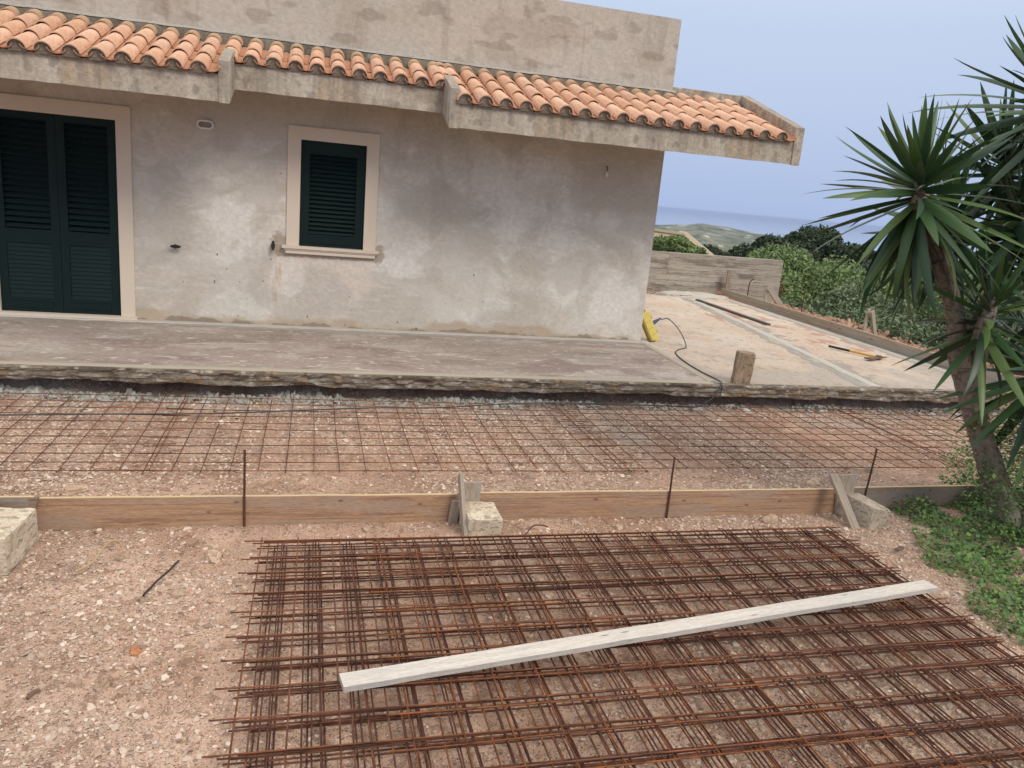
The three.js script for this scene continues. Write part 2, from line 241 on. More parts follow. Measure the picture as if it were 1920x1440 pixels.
{
  const xs = axis([[-30, -6, 2], [-6, -2.8, 0.12], [-2.8, 6.5, 0.036], [6.5, 11, 0.08], [11, 14, 0.3]]), zs = axis([[-22, -17, 0.4], [-17, -8.4, 0.14], [-8.4, -2.0, 0.036], [-2, 1, 0.15], [1, 30, 2.5]]);
  const pos = [], col = [], uv = [], idx = [], c = [0, 0, 0];
  for (const z of zs) for (const x of xs) {
    pos.push(x, groundY(x, z), z); uv.push(x / 2.2, z / 2.2);
    const a = fbm(x * 0.55 + 5, z * 0.55 + 8, 4), b = fbm(x * 1.7 + 40, z * 1.7, 4), d = fbm(x * 0.9 + 80, z * 0.9 + 20, 4);
    setc(c, 1.0, 1.0, 1.0); mixc(c, 1.18, 1.14, 1.1, sst(0.42, 0.64, a) * 0.8); mixc(c, 0.76, 0.68, 0.62, sst(0.46, 0.66, b) * 0.7); mixc(c, 1.02, 1.08, 1.12, sst(0.55, 0.7, d) * 0.5);
    const dust = sst(0.42, 0.6, fbm(x * 1.2 + 3, z * 1.2 + 60, 4) + 0.25 - Math.hypot((x + 1.0) / 2.2, (z + 2.6) / 1.0) * 0.22); mixc(c, 1.26, 1.26, 1.26, dust * 0.85);                  // trodden pale dust, lower left
    const cem = sst(0.50, 0.60, fbm(x * 2.6, z * 4 + 9, 4) + 0.24 - Math.abs(z + 7.75) * 0.9); mixc(c, 1.02, 1.26, 1.42, cem * 0.75);      // spilt cement along the slab
    for (const [sx, sz, rx, rz] of [[1.9, -7.45, 0.5, 0.16], [2.9, -7.1, 0.45, 0.3], [3.2, -6.7, 0.3, 0.25], [6.0, -7.3, 0.7, 0.3], [8.3, -7.5, 0.6, 0.35]]) { const e = Math.hypot((x - sx) / rx, (z - sz) / rz) + (b - 0.5) * 1.6; mixc(c, 1.05, 1.3, 1.5, (1 - sst(0.6, 1, e)) * 0.7); }
    if (x > 9.0 && z < -7) mixc(c, 0.95, 0.78, 0.66, 0.8);
    col.push(c[0], c[1], c[2]);
  }
  const nx = xs.length; for (let j = 0; j < zs.length - 1; j++) for (let i = 0; i < nx - 1; i++) { const k = j * nx + i; idx.push(k, k + nx, k + 1, k + 1, k + nx, k + nx + 1); }
  const g = new THREE.BufferGeometry(); g.setAttribute('position', new THREE.Float32BufferAttribute(pos, 3)); g.setAttribute('color', new THREE.Float32BufferAttribute(col, 3)); g.setAttribute('uv', new THREE.Float32BufferAttribute(uv, 2)); g.setIndex(idx); g.computeVertexNormals();
  // tiling soil with fine chips of limestone
  const N = 1024, buf = new Float32Array(N * N * 3), hgt = new Float32Array(N * N), q = rng(12);
  const tn = (u, v, f) => { const F = (X, Y) => fbm(X * f, Y * f, 4); const a = F(u, v), b = F(u - 1, v), cc = F(u, v - 1), dd = F(u - 1, v - 1); const s = sst(0.8, 1, u), t = sst(0.8, 1, v); return (a * (1 - s) + b * s) * (1 - t) + (cc * (1 - s) + dd * s) * t; };
  for (let j = 0; j < N; j++) for (let i = 0; i < N; i++) { const n = tn(i / N, j / N, 9), m = tn(i / N, j / N, 60), k = (j * N + i) * 3; setc(c, 166, 137, 119); mixc(c, 180, 152, 134, sst(0.4, 0.65, n)); mixc(c, 130, 102, 85, sst(0.55, 0.7, m) * 0.7); mul(c, 0.9 + 0.2 * q()); buf[k] = c[0]; buf[k + 1] = c[1]; buf[k + 2] = c[2]; hgt[j * N + i] = 0.35 * n + 0.2 * m; }
  const chips = [[190, 164, 147], [204, 182, 164], [178, 152, 134], [166, 142, 126], [134, 108, 93], [210, 192, 176]];
  for (let s = 0; s < 42000; s++) {
    const cx = q() * N, cy = q() * N, R = 0.6 + Math.pow(q(), 3) * 2.6, th = q() * 3.14, el = 0.45 + q() * 0.5, ct = Math.cos(th), sn = Math.sin(th), cl = chips[Math.floor(q() * 6)], br = 0.85 + q() * 0.25, R2 = Math.ceil(R);
    for (let y = -R2; y <= R2; y++) for (let x = -R2; x <= R2; x++) { const a = (x * ct + y * sn) / R, b = (-x * sn + y * ct) / (R * el), e = Math.abs(a) * 0.6 + Math.abs(b) * 0.6 + Math.hypot(a, b) * 0.4; if (e < 1) { const i = ((Math.floor(cx) + x) % N + N) % N, j = ((Math.floor(cy) + y) % N + N) % N, k = (j * N + i) * 3; buf[k] = cl[0] * br; buf[k + 1] = cl[1] * br; buf[k + 2] = cl[2] * br; hgt[j * N + i] = 0.6 + 0.4 * (1 - e * e); } }
  }
  const at = (u, v) => (Math.min(N - 1, Math.floor(v * N)) * N + Math.min(N - 1, Math.floor(u * N)));
  const soil = tex(N, N, (u, v, o) => { const k = at(u, v) * 3; setc(o, buf[k], buf[k + 1], buf[k + 2]); });
  const soilB = tex(N, N, (u, v, o) => { const h = hgt[at(u, v)] * 255; setc(o, h, h, h); }, false);
  M.soil = std({ map: soil, bumpMap: soilB, bumpScale: 0.012, vertexColors: true, roughness: 1 });
  structure('ground', g, M.soil);
}
// gravel: chips of limestone strewn over the soil
{
  const variants = [0, 1, 2].map((s) => { const g = mergeVertices(new THREE.IcosahedronGeometry(1, s === 2 ? 1 : 0).deleteAttribute('normal').deleteAttribute('uv')); const q = rng(40 + s), p = g.attributes.position; for (let i = 0; i < p.count; i++) { const k = 0.62 + q() * 0.62; p.setXYZ(i, p.getX(i) * k, p.getY(i) * k * 0.62, p.getZ(i) * k); } const o = g.toNonIndexed(); o.computeVertexNormals(); return o; });
  const pal = [[0.50, 0.38, 0.30], [0.57, 0.455, 0.37], [0.43, 0.315, 0.245], [0.62, 0.52, 0.435], [0.46, 0.355, 0.29], [0.31, 0.215, 0.165]], greys = [[0.39, 0.375, 0.34], [0.46, 0.445, 0.405], [0.33, 0.315, 0.28]];
  const mat = std({ color: 0xffffff, roughness: 0.95, bumpMap: bumpAt(0.7), bumpScale: 0.002 });
  const q = rng(77), list = [[], [], []], o = new THREE.Object3D(), col = new THREE.Color();
  let tries = 0, made = 0;
  while (made < 190000 && tries++ < 1200000) {
    const z = -1.9 - Math.pow(q(), 0.8) * 6.2, hw = 1.2 - z * 0.62, x = -1.2 + z * 0.32 + q() * (hw * 2.1 + 1.2); if (x < -3.2 || x > 9) continue;
    const dens = sst(0.30, 0.68, fbm(x * 0.9 + 21, z * 0.9 + 33, 4)) * 0.85 + 0.12 + 0.9 * (Math.hypot((x + 0.5) / 0.7, (z + 3.7) / 0.55) < 1 ? fbm(x * 3, z * 3, 3) : 0);
    if (q() > dens) continue;
    const s = (0.0026 + Math.pow(q(), 4.5) * 0.0075 + Math.pow(q(), 16) * 0.012) * (z < -5 ? 1.15 : 1), sx = s * (0.8 + q() * 0.9), sy = s * (0.5 + q() * 0.5), y = groundY(x, z) + sy * 0.12;
    o.position.set(x, y, z); o.rotation.set((q() - 0.5) * 0.9, q() * 6.28, (q() - 0.5) * 0.9); o.scale.set(sx, sy, s); o.updateMatrix();
    const k = Math.floor(q() * 3), cc = pal[Math.floor(q() * 6)], b = 0.85 + q() * 0.3; list[k].push([o.matrix.clone(), [cc[0] * b, cc[1] * b, cc[2] * b]]); made++;
  }
  for (let i = 0; i < 4200; i++) { // grey broken concrete along the foot of the slab
    const x = -3.2 + q() * 12.2, heap = Math.min(0.66, fbm(x * 1.7, 3, 4) + 0.08 + 0.1 * sst(4, 2, x)); if (heap < 0.42 && q() > 0.15) continue; const z = -7.9 + Math.abs(q() + q() + q() - 1.5) * 0.22 - 0.06, s = 0.008 + Math.pow(q(), 2.5) * 0.032 * sst(0.4, 0.65, heap), y = groundY(x, z) + s * 0.4;
    o.position.set(x, y, z); o.rotation.set(q() * 3, q() * 6.28, q() * 3); o.scale.set(s * (0.8 + q() * 0.7), s * 0.9, s); o.updateMatrix(); const cc = greys[Math.floor(q() * 3)]; list[Math.floor(q() * 3)].push([o.matrix.clone(), cc]);
  }
  for (let i = 0; i < 5000; i++) { // rubble on the bank beyond the terrace boards
    const z = -8 - q() * 9, x = 9.3 + (-7.8 - z) * 0.05 + q() * 1.4, s = 0.010 + Math.pow(q(), 4) * 0.04; o.position.set(x, groundY(x, z) + s * 0.3, z); o.rotation.set(q() * 3, q() * 6, q() * 3); o.scale.set(s * 1.3, s * 0.8, s); o.updateMatrix(); const b = 0.7 + q() * 0.5; list[0].push([o.matrix.clone(), [0.40 * b, 0.25 * b, 0.18 * b]]);
  }
  list.forEach((L, k) => { const im = new THREE.InstancedMesh(variants[k], mat, L.length); L.forEach(([m, cc], i) => { im.setMatrixAt(i, m); im.setColorAt(i, col.setRGB(...cc)); }); im.name = numbered('gravel'); scene.add(im); tag(im, ['pale angular limestone chips strewn over the bare soil', 'small flat stone chips scattered on the reddish earth', 'rounded grit and pebbles lying among the chips on the soil'][k], 'gravel', null, 'stuff'); });
}
// land falling away to the coast, hills, sea
{
  const far = (x, z) => { const u = Math.max(x - 10.5, -(z + 18.8)); if (u < 0) return -0.5; return -0.6 - 3.0 * (1 - Math.exp(-u / 7)) - Math.min(u, 1500) * 0.045 - Math.max(0, u - 1500) * 0.05 + (fbm(x * 0.02, z * 0.02, 4) - 0.5) * Math.min(8, u * 0.05); };
  const rings = [3]; while (rings[rings.length - 1] < 6000) rings.push(rings[rings.length - 1] * 1.09 + 0.4);
  const A = 240, pos = [], col = [], idx = [], c = [0, 0, 0];
  for (const r of rings) for (let i = 0; i <= A; i++) { const a = i / A * Math.PI * 2, x = Math.sin(a) * r, z = -Math.cos(a) * r; pos.push(x, far(x, z), z); const n = fbm(x * 0.03 + 7, z * 0.03, 4); setc(c, 0.10, 0.115, 0.05); mixc(c, 0.24, 0.20, 0.12, sst(0.45, 0.65, n)); mixc(c, 0.05, 0.075, 0.03, sst(0.5, 0.7, fbm(x * 0.09, z * 0.09 + 9, 3)) * 0.8); if (r < 14) setc(c, 0.34, 0.2, 0.14); col.push(...c); }
  for (let j = 0; j < rings.length - 1; j++) for (let i = 0; i < A; i++) { const k = j * (A + 1) + i; idx.push(k, k + 1, k + A + 1, k + 1, k + A + 2, k + A + 1); }
  const g = new THREE.BufferGeometry(); g.setAttribute('position', new THREE.Float32BufferAttribute(pos, 3)); g.setAttribute('color', new THREE.Float32BufferAttribute(col, 3)); g.setIndex(idx); g.computeVertexNormals();
  structure('terrain', g, std({ vertexColors: true, roughness: 1 }));
  // hills
  const prof = [[10, -70], [20, -62], [24.4, -54], [26, -50], [27.7, -40], [28.4, -44], [31, -52], [33.4, -57], [36.8, -59], [38.9, -70], [40.8, -80], [46, -86], [60, -95]];
  const ridge = (d) => { for (let i = 1; i < prof.length; i++) if (d <= prof[i][0]) { const [a, b] = prof[i - 1], [e, f] = prof[i], t = clamp((d - a) / (e - a), 0, 1); return b + (f - b) * (t * t * (3 - 2 * t)); } return -95; };
  const hp = [], hc = [], hi = [], nA = 260, nR = 70;
  for (let j = 0; j <= nR; j++) for (let i = 0; i <= nA; i++) {
    const d = 12 + i / nA * 44, a = d * Math.PI / 180, r = 1250 + j / nR * 1900, top = ridge(d), t = (r - 2590) / (r < 2590 ? 1340 : 560); const x = Math.sin(a) * r, z = -Math.cos(a) * r;
    const sh = r < 2590 ? Math.pow(1 + t, 0.8) : 1 - t * t; const y = -152 + (top + 152) * clamp(sh, 0, 1) + (fbm(x * 0.006, z * 0.006, 5) - 0.5) * 20 * clamp(1 - Math.abs(t) * 0.0, 0, 1) * sst(0, 0.12, Math.abs(t)) + (fbm(x * 0.03, z * 0.03, 3) - 0.5) * 4 * (r < 2590 ? 1 : 0);
    hp.push(x, y, z); const n = fbm(x * 0.008, z * 0.012, 4), m = fbm(x * 0.03 + 50, z * 0.05, 4); setc(c, 0.115, 0.14, 0.085); mixc(c, 0.19, 0.19, 0.125, sst(0.45, 0.62, n)); mixc(c, 0.055, 0.078, 0.05, sst(0.5, 0.62, m) * 0.85); mixc(c, 0.62, 0.58, 0.5, sst(0.74, 0.77, fbm(x * 0.02 + 9, z * 0.035 + 90, 3)) * 0.7); hc.push(...c);
  }
  for (let j = 0; j < nR; j++) for (let i = 0; i < nA; i++) { const k = j * (nA + 1) + i; hi.push(k, k + 1, k + nA + 1, k + 1, k + nA + 2, k + nA + 1); }
  const hg = new THREE.BufferGeometry(); hg.setAttribute('position', new THREE.Float32BufferAttribute(hp, 3)); hg.setAttribute('color', new THREE.Float32BufferAttribute(hc, 3)); hg.setIndex(hi); hg.computeVertexNormals();
  structure('hills', hg, std({ vertexColors: true, roughness: 1, side: THREE.DoubleSide }));
  const sg = new THREE.RingGeometry(900, 24000, 128, 10).rotateX(-Math.PI / 2);
  structure('sea', sg, std({ color: lin(0.285, 0.38, 0.58), roughness: 0.9 }), [0, -150, 0]);
}

// ---------------------------------------------------------------- slabs
function slabFront(x0, x1, n, seed, depth) { // ragged broken front edge of a slab, hollow underneath
  const prof = [[0.302, -0.10], [0.302, -0.012], [0.299, 0.004], [0.288, 0.010], [0.268, 0.007], [0.262, 0.000], [0.240, 0.003], [0.216, 0.006], [0.208, -0.003], [0.184, -0.004], [0.166, -0.012], [0.156, -0.05], [0.150, -0.30], [0.148, -0.75]];
  const pos = [], uv = [], idx = [], m = prof.length;
  for (let i = 0; i <= n; i++) { const x = x0 + (x1 - x0) * i / n; for (let k = 0; k < m; k++) {
    const [y, dz] = prof[k]; const lowN = (fbm(x * 1.6 + seed, 3, 4) - 0.5), chip = sst(0.62, 0.72, fbm(x * 4 + seed * 3, 8 + k * 0.15, 3));
    let zz = dz + (fbm(x * 9 + seed, k * 0.8, 4) - 0.5) * (k < 2 ? 0.0 : 0.028) + (vn(x * 41 + k * 7, k * 1.3 + seed) - 0.5) * (k < 2 ? 0 : 0.011) + lowN * (k < 1 ? 0 : 0.02), yy = y;
    if (k >= 2 && k < 10) { zz -= chip * 0.025; yy += (fbm(x * 9 + 4, k * 1.7 + seed, 2) - 0.5) * 0.010; } if (k >= 9) yy += (fbm(x * 3.4 + seed, k * 0.2, 4) - 0.5) * 0.065;
    if (k === 2) yy -= chip * 0.02; pos.push(x, yy, depth + zz); uv.push(x / 3, (y + dz * 0.6) / 0.4); } }
  for (let i = 0; i < n; i++) for (let k = 0; k < m - 1; k++) { const a = i * m + k; idx.push(a, a + 1, a + m, a + m, a + 1, a + m + 1); }
  const g = new THREE.BufferGeometry(); g.setAttribute('position', new THREE.Float32BufferAttribute(pos, 3)); g.setAttribute('uv', new THREE.Float32BufferAttribute(uv, 2)); g.setIndex(idx); return toCreasedNormals(g, 0.5);
}
function flat(pts, y, holes) { const s = new THREE.Shape(pts.map(([x, z]) => new THREE.Vector2(x, -z))); const g = new THREE.ShapeGeometry(s).rotateX(-Math.PI / 2).translate(0, y, 0); const p = g.attributes.position, uv = g.attributes.uv; for (let i = 0; i < p.count; i++) uv.setXY(i, p.getX(i), p.getZ(i)); return g; }
{
  const porch = structure('porch_slab', flat([[-12, -10.6], [4.72, -10.6], [4.60, -7.9], [-12, -7.9]], 0.300), M.porch);
  part(porch, 'broken_edge', slabFront(-12, 4.60, 980, 2, -7.79), M.brokenEdge);
  const terrace = structure('terrace_slab', flat([[4.72, -10.6], [4.72, -17.2], [9.6, -17.2], [8.9, -7.9], [4.60, -7.9]], 0.2985), M.terrace);
  part(terrace, 'broken_edge', slabFront(4.60, 8.92, 300, 5, -7.78), M.brokenEdge);
  // pale border strips cast flush with the screed
  const strip = (pts, w, y, mat, parent, name, seed, amp = 0.012, seg = 60) => { // ragged ribbon a few millimetres proud
    const pos = [], idx = [], uv = [], [a, b] = pts, dx = b[0] - a[0], dz = b[1] - a[1], L = Math.hypot(dx, dz), nx = -dz / L, nz = dx / L;
    for (let i = 0; i <= seg; i++) { const t = i / seg, cx = a[0] + dx * t, cz = a[1] + dz * t, e1 = (fbm(t * L * 5 + seed, 1, 3) - 0.5) * amp * 2, e2 = (fbm(t * L * 5 + seed, 9, 3) - 0.5) * amp * 2, hh = (fbm(t * L * 7 + seed, 4, 3)) * 0.004;
      for (const [o, yy] of [[-w / 2 + e1, y - 0.02], [-w / 2 + e1 + 0.004, y + hh], [w / 2 + e2 - 0.004, y + hh * 0.8], [w / 2 + e2, y - 0.02]]) { pos.push(cx + nx * o, yy, cz + nz * o); uv.push(cx + nx * o, cz + nz * o); } }
    for (let i = 0; i < seg; i++) for (let k = 0; k < 3; k++) { const q = i * 4 + k; idx.push(q, q + 4, q + 1, q + 1, q + 4, q + 5); }
    const g = new THREE.BufferGeometry(); g.setAttribute('position', new THREE.Float32BufferAttribute(pos, 3)); g.setAttribute('uv', new THREE.Float32BufferAttribute(uv, 2)); g.setIndex(idx); g.computeVertexNormals(); const m = part(parent, name, g, mat); m.material.side = THREE.DoubleSide; return m; };
  strip([[-8, -7.90], [4.52, -7.89]], 0.115, 0.305, M.paleScreed, porch, 'border_strip', 3, 0.01, 160);
  strip([[4.66, -10.1], [4.54, -7.93]], 0.10, 0.3055, M.paleScreed, porch, 'border_strip', 8, 0.016, 50);
  strip([[-8, -10.245], [4.75, -10.245]], 0.12, 0.315, M.mortar, porch, 'mortar_strip', 5, 0.03, 220);
  strip([[-1.8, -10.12], [4.2, -10.13]], 0.10, 0.304, M.greyMortar, porch, 'mortar_strip', 15, 0.06, 160);
  strip([[8.22, -15.8], [6.80, -7.92]], 0.15, 0.302, M.mortar, terrace, 'chiselled_strip', 21, 0.022, 320);
  strip([[8.07, -15.8], [6.62, -7.92]], 0.12, 0.2995, M.greyMortar, terrace, 'chiselled_strip', 31, 0.11, 360);
  strip([[9.30, -16.2], [8.80, -7.92]], 0.14, 0.302, M.mortar, terrace, 'chiselled_strip', 41, 0.022, 320);
  strip([[9.16, -16.2], [8.66, -7.92]], 0.12, 0.2995, M.greyMortar, terrace, 'chiselled_strip', 51, 0.11, 360);
}

// ---------------------------------------------------------------- the house
{
  const O = [0.5, 0.3, -10.3], house = thing('house', O, 'single-storey house with grey patchy render and clay-tiled canopy', 'house');
  const P = (name, geo, mat, parent = house) => part(parent, name, geo.translate(-O[0], -O[1], -O[2]), mat);
  // front wall with real openings for door and window
  const sh = new THREE.Shape([[-11, 0.1], [4.655, 0.1], [4.655, 4.636], [-11, 4.636]].map((q) => new THREE.Vector2(...q)));
  const hole = (x0, x1, y0, y1) => sh.holes.push(new THREE.Path([[x0, y0], [x0, y1], [x1, y1], [x1, y0]].map((q) => new THREE.Vector2(...q))));
  hole(-3.56, -2.20, 0.34, 2.66); hole(-0.17, 0.665, 1.335, 2.65);
  const front = new THREE.ExtrudeGeometry(sh, { depth: 0.3, bevelEnabled: false }).translate(0, 0, -10.6);
  P('front_wall', front, M.facade);
  P('side_wall', boxUV(0.3, 4.536, 8.2, 4.505, 2.368, -14.7), M.facade);
  P('back_wall', boxUV(15.3, 4.536, 0.3, -3.3, 2.368, -18.65), M.facade); P('side_wall', boxUV(0.3, 4.536, 8.2, -10.85, 2.368, -14.7), M.facade);
  P('flat_roof', boxUV(15.05, 0.25, 8.0, -3.2, 4.2, -14.6), M.concrete);
  // canopy: three lengths of sloping slab
  const T = 0.345, canopyGeo = (x0, x1, zf, yb, yt) => {
    const s = new THREE.Shape([[zf, yb], [zf, yt], [-10.298, yt + T * (zf + 10.298) * 1], [-10.298, yb + T * (zf + 10.298)]].map(([z, y]) => new THREE.Vector2(-z, y)));
    const n = Math.max(2, Math.round((x1 - x0) / 0.12)), g = new THREE.ExtrudeGeometry(s, { depth: x1 - x0, bevelEnabled: false, steps: n }); g.rotateY(Math.PI / 2).translate(x0, 0, 0);
    const p = g.attributes.position, nn = g.attributes.normal, uv = g.attributes.uv;
    for (let i = 0; i < p.count; i++) { const x = p.getX(i), y = p.getY(i), z = p.getZ(i); uv.setXY(i, Math.abs(nn.getX(i)) > 0.5 ? z : x, Math.abs(nn.getY(i)) > 0.6 ? z : y); if (Math.abs(y - yb) < 0.002 && x > x0 + 0.05 && x < x1 - 0.05) { p.setY(i, y + (fbm(x * 8, 5, 3) - 0.5) * 0.014); } }
    g.computeVertexNormals(); return g; };
  const canopy = P('canopy_slab', mergeGeometries([canopyGeo(-5.5, -0.95, -8.88, 2.865, 3.128), canopyGeo(-0.845, 1.428, -9.40, 3.045, 3.307), canopyGeo(1.53, 5.705, -8.88, 2.865, 3.128)]), M.concrete);
  const cheek = (x0, x1, zf, zb, yb, yt, name) => { const s = new THREE.Shape([[zf, yb], [zf, yt], [zb, yt + T * (zf - zb)], [zb, yb + T * (zf - zb)]].map(([z, y]) => new THREE.Vector2(-z, y))); const g = new THREE.ExtrudeGeometry(s, { depth: x1 - x0 - 0.012, steps: 2, bevelEnabled: true, bevelThickness: 0.006, bevelSize: 0.006, bevelSegments: 1 }); g.rotateY(Math.PI / 2).translate(x0 + 0.006, 0, 0); const p = g.attributes.position, uv = g.attributes.uv, nn = g.attributes.normal; for (let i = 0; i < p.count; i++) uv.setXY(i, Math.abs(nn.getX(i)) > 0.5 ? p.getZ(i) : p.getX(i), p.getY(i)); return P(name, jit(g, 0.004, 9, x0), M.concrete, canopy); };
  cheek(-0.952, -0.843, -8.872, -9.44, 2.862, 3.255, 'cheek_wall'); cheek(1.426, 1.532, -8.872, -9.44, 2.862, 3.265, 'cheek_wall');
  cheek(5.703, 5.822, -8.868, -10.35, 2.862, 3.300, 'gable_upstand');
  P('ridge_upstand', jit(boxUV(1.16, 0.30, 0.16, 5.24, 3.65, -10.40, 12, 2, 1), 0.005, 7), M.concrete, canopy);
  P('mortar_flashing', jit(boxUV(10.2, 0.026, 0.05, -0.42, 3.735, -10.285, 120, 1, 1), 0.006, 9), M.mortar, canopy);
  P('mortar_bed', jit(boxUV(10.2, 0.11, 0.07, -0.42, 3.655, -10.275, 120, 1, 2), 0.012, 9), M.oldMortar, canopy);
  P('mortar_bed', jit(boxUV(1.05, 0.10, 0.08, 5.19, 3.635, -10.28, 14, 1, 2), 0.010, 9), M.oldMortar, canopy);
  // tiles
  const tileGeo = (len, rF, rB, th = 0.013, flip = false) => { const seg = 9, pos = [], uv = [], idx = [], ring = (r, s, k) => { for (let i = 0; i <= seg; i++) { const a = -1.5 + 3.0 * i / seg; pos.push(Math.sin(a) * r, (Math.cos(a) * r - r * 0.07) * (flip ? -0.62 : 0.98), s); uv.push(i / seg, k); } };
    // rings: outer front, outer back, inner front, inner back (s=0 eave end, -len upslope)
    ring(rF, 0, 0); ring(rB, -len, 1); ring(rF - th, 0, 0); ring(rB - th, -len, 1); const n = seg + 1, quad = (a, b, c, d) => idx.push(a, b, c, b, d, c);
    for (let i = 0; i < seg; i++) { quad(i, i + 1, n + i, n + i + 1); quad(2 * n + i, 3 * n + i, 2 * n + i + 1, 3 * n + i + 1); quad(i, 2 * n + i, i + 1, 2 * n + i + 1); quad(n + i, n + i + 1, 3 * n + i, 3 * n + i + 1); }
    for (const i of [0, seg]) quad(i, n + i, 2 * n + i, 3 * n + i);
    const g = new THREE.BufferGeometry(); g.setAttribute('position', new THREE.Float32BufferAttribute(pos, 3)); g.setAttribute('uv', new THREE.Float32BufferAttribute(uv, 2)); g.setIndex(idx); return toCreasedNormals(g, 0.7); };
  const cover = tileGeo(0.50, 0.092, 0.077), coverMid = tileGeo(0.385, 0.092, 0.079), coverCap = tileGeo(0.17, 0.084, 0.080), coverLong = tileGeo(0.30, 0.084, 0.076), panG = tileGeo(0.50, 0.088, 0.094, 0.013, true), panMid = tileGeo(0.37, 0.088, 0.092, 0.013, true);
  const ang = Math.atan(T), cs = Math.cos(ang), sn = Math.sin(ang), q = rng(3);
  M.pan.side = THREE.DoubleSide; for (const m of [...M.tiles, M.oldTile]) m.side = THREE.DoubleSide;
  const put = (name, g, mat, x, s, lift, tilt) => { // s = metres up the slope from the front eave line
    const z = -8.825 - s * cs, y = 3.115 + s * sn + lift * cs; const m = part(canopy, name, g, mat, [x - O[0] + (q() - 0.5) * 0.008, y - O[1] + (q() - 0.5) * 0.005, z + lift * sn - O[2]], [ang - tilt + (q() - 0.5) * 0.012, (q() - 0.5) * 0.022, (q() - 0.5) * 0.03]); return m; };
  const pick = () => M.tiles[Math.floor(q() * M.tiles.length)];
  const column = (x, mid, beyond) => { const rows = mid ? [[0.566, coverMid], [0.90, cover]] : [[0, cover], [0.45, cover], [0.90, cover]];
    for (const [s, g] of rows) put('cover_tile', g, pick(), x, s + (q() - 0.5) * 0.012, 0.036, 0.030);
    if (beyond) put('cover_tile', coverLong, pick(), x, 1.345, 0.038, 0.02); else put('cover_tile', coverCap, M.oldTile, x, 1.35 + (q() - 0.5) * 0.02, 0.036, 0.02); };
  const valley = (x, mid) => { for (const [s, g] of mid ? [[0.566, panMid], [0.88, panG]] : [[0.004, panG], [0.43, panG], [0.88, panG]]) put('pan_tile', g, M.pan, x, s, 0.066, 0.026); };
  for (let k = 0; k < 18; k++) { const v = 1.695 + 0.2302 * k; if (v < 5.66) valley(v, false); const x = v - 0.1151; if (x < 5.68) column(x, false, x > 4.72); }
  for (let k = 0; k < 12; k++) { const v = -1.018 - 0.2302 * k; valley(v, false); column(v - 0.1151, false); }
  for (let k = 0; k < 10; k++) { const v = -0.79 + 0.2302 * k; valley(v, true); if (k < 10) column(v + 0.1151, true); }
  for (const x of [-0.902, 1.478]) column(x, true);
  { const hs = new THREE.Shape(); hs.absarc(0, 0, 0.079, 0, Math.PI); hs.lineTo(-0.079, -0.03); hs.lineTo(0.079, -0.03); const plug = new THREE.ExtrudeGeometry(hs, { depth: 0.03, bevelEnabled: false, curveSegments: 8 }).translate(0, -0.008, -0.05);
    for (let k = 0; k < 18; k++) put('mortar_plug', plug, M.oldMortar, 1.695 + 0.2302 * k - 0.1151, 0, 0.036, 0.03); for (let k = 0; k < 12; k++) put('mortar_plug', plug, M.oldMortar, -1.018 - 0.2302 * k - 0.1151, 0, 0.036, 0.03); for (let k = 0; k < 10; k++) put('mortar_plug', plug, M.oldMortar, -0.79 + 0.2302 * k + 0.1151, 0.566, 0.036, 0.03); }
  // stone surrounds
  const ring = (x0, x1, y0, y1, w, wt, bottom) => { const s = new THREE.Shape([[x0 - w, y0], [x0 - w, y1 + wt], [x1 + w, y1 + wt], [x1 + w, y0]].map((p) => new THREE.Vector2(...p))); s.holes.push(new THREE.Path([[x0, y0 - (bottom ? 0 : 1e-4)], [x0, y1], [x1, y1], [x1, y0 - (bottom ? 0 : 1e-4)]].map((p) => new THREE.Vector2(...p)))); return new THREE.ExtrudeGeometry(new THREE.Shape([[x0 - w, y0], [x0 - w, y1 + wt], [x1 + w, y1 + wt], [x1 + w, y0], [x1, y0], [x1, y1], [x0, y1], [x0, y0]].map((p) => new THREE.Vector2(...p))), { depth: 0.14, bevelEnabled: true, bevelSize: 0.003, bevelThickness: 0.003, bevelSegments: 1 }).translate(0, 0, -10.42); };
  P('door_surround', ring(-3.53, -2.222, 0.348, 2.64, 0.155, 0.16), M.surround);
  P('door_step', new THREE.BoxGeometry(1.68, 0.045, 0.36).translate(-2.876, 0.3235, -10.40), M.surround);
  P('window_surround', ring(-0.152, 0.648, 1.345, 2.636, 0.152, 0.15), M.surround);
  const sill = P('window_sill', mergeGeometries([new THREE.BoxGeometry(1.2, 0.034, 0.42).translate(0.245, 1.327, -10.43), new THREE.BoxGeometry(1.15, 0.018, 0.40).translate(0.245, 1.301, -10.434), new THREE.BoxGeometry(1.11, 0.044, 0.385).translate(0.245, 1.270, -10.438)]), M.surround);
  // louvred shutters
  const zL = -10.345;
  const leaf = (x0, x1, y0, y1, stL, stR, rails, upper, lower, name) => {
    const gs = []; const bar = (a, b, c, d, t = 0.045, dz = 0) => gs.push(new THREE.BoxGeometry(b - a, d - c, t).translate((a + b) / 2, (c + d) / 2, zL + dz));
    bar(x0, x0 + stL, y0, y1); bar(x1 - stR, x1, y0, y1); for (const [a, b] of rails) bar(x0 + stL, x1 - stR, a, b, 0.043);
    const m = P(name, mergeGeometries(gs), M.green), w = x1 - x0 - stL - stR - 0.004, cx = (x0 + stL + x1 - stR) / 2;
    const sg = new THREE.BoxGeometry(w, 0.058, 0.009), sg2 = new THREE.BoxGeometry(w, 0.056, 0.010);
    for (let i = 0; i < upper[2]; i++) { const y = upper[0] + (upper[1] - upper[0]) * (i + 0.5) / upper[2]; part(m, 'slat', sg, M.greenSlat, [cx - O[0], y - O[1], zL - O[2] - 0.004], [-0.72, 0, 0]); }
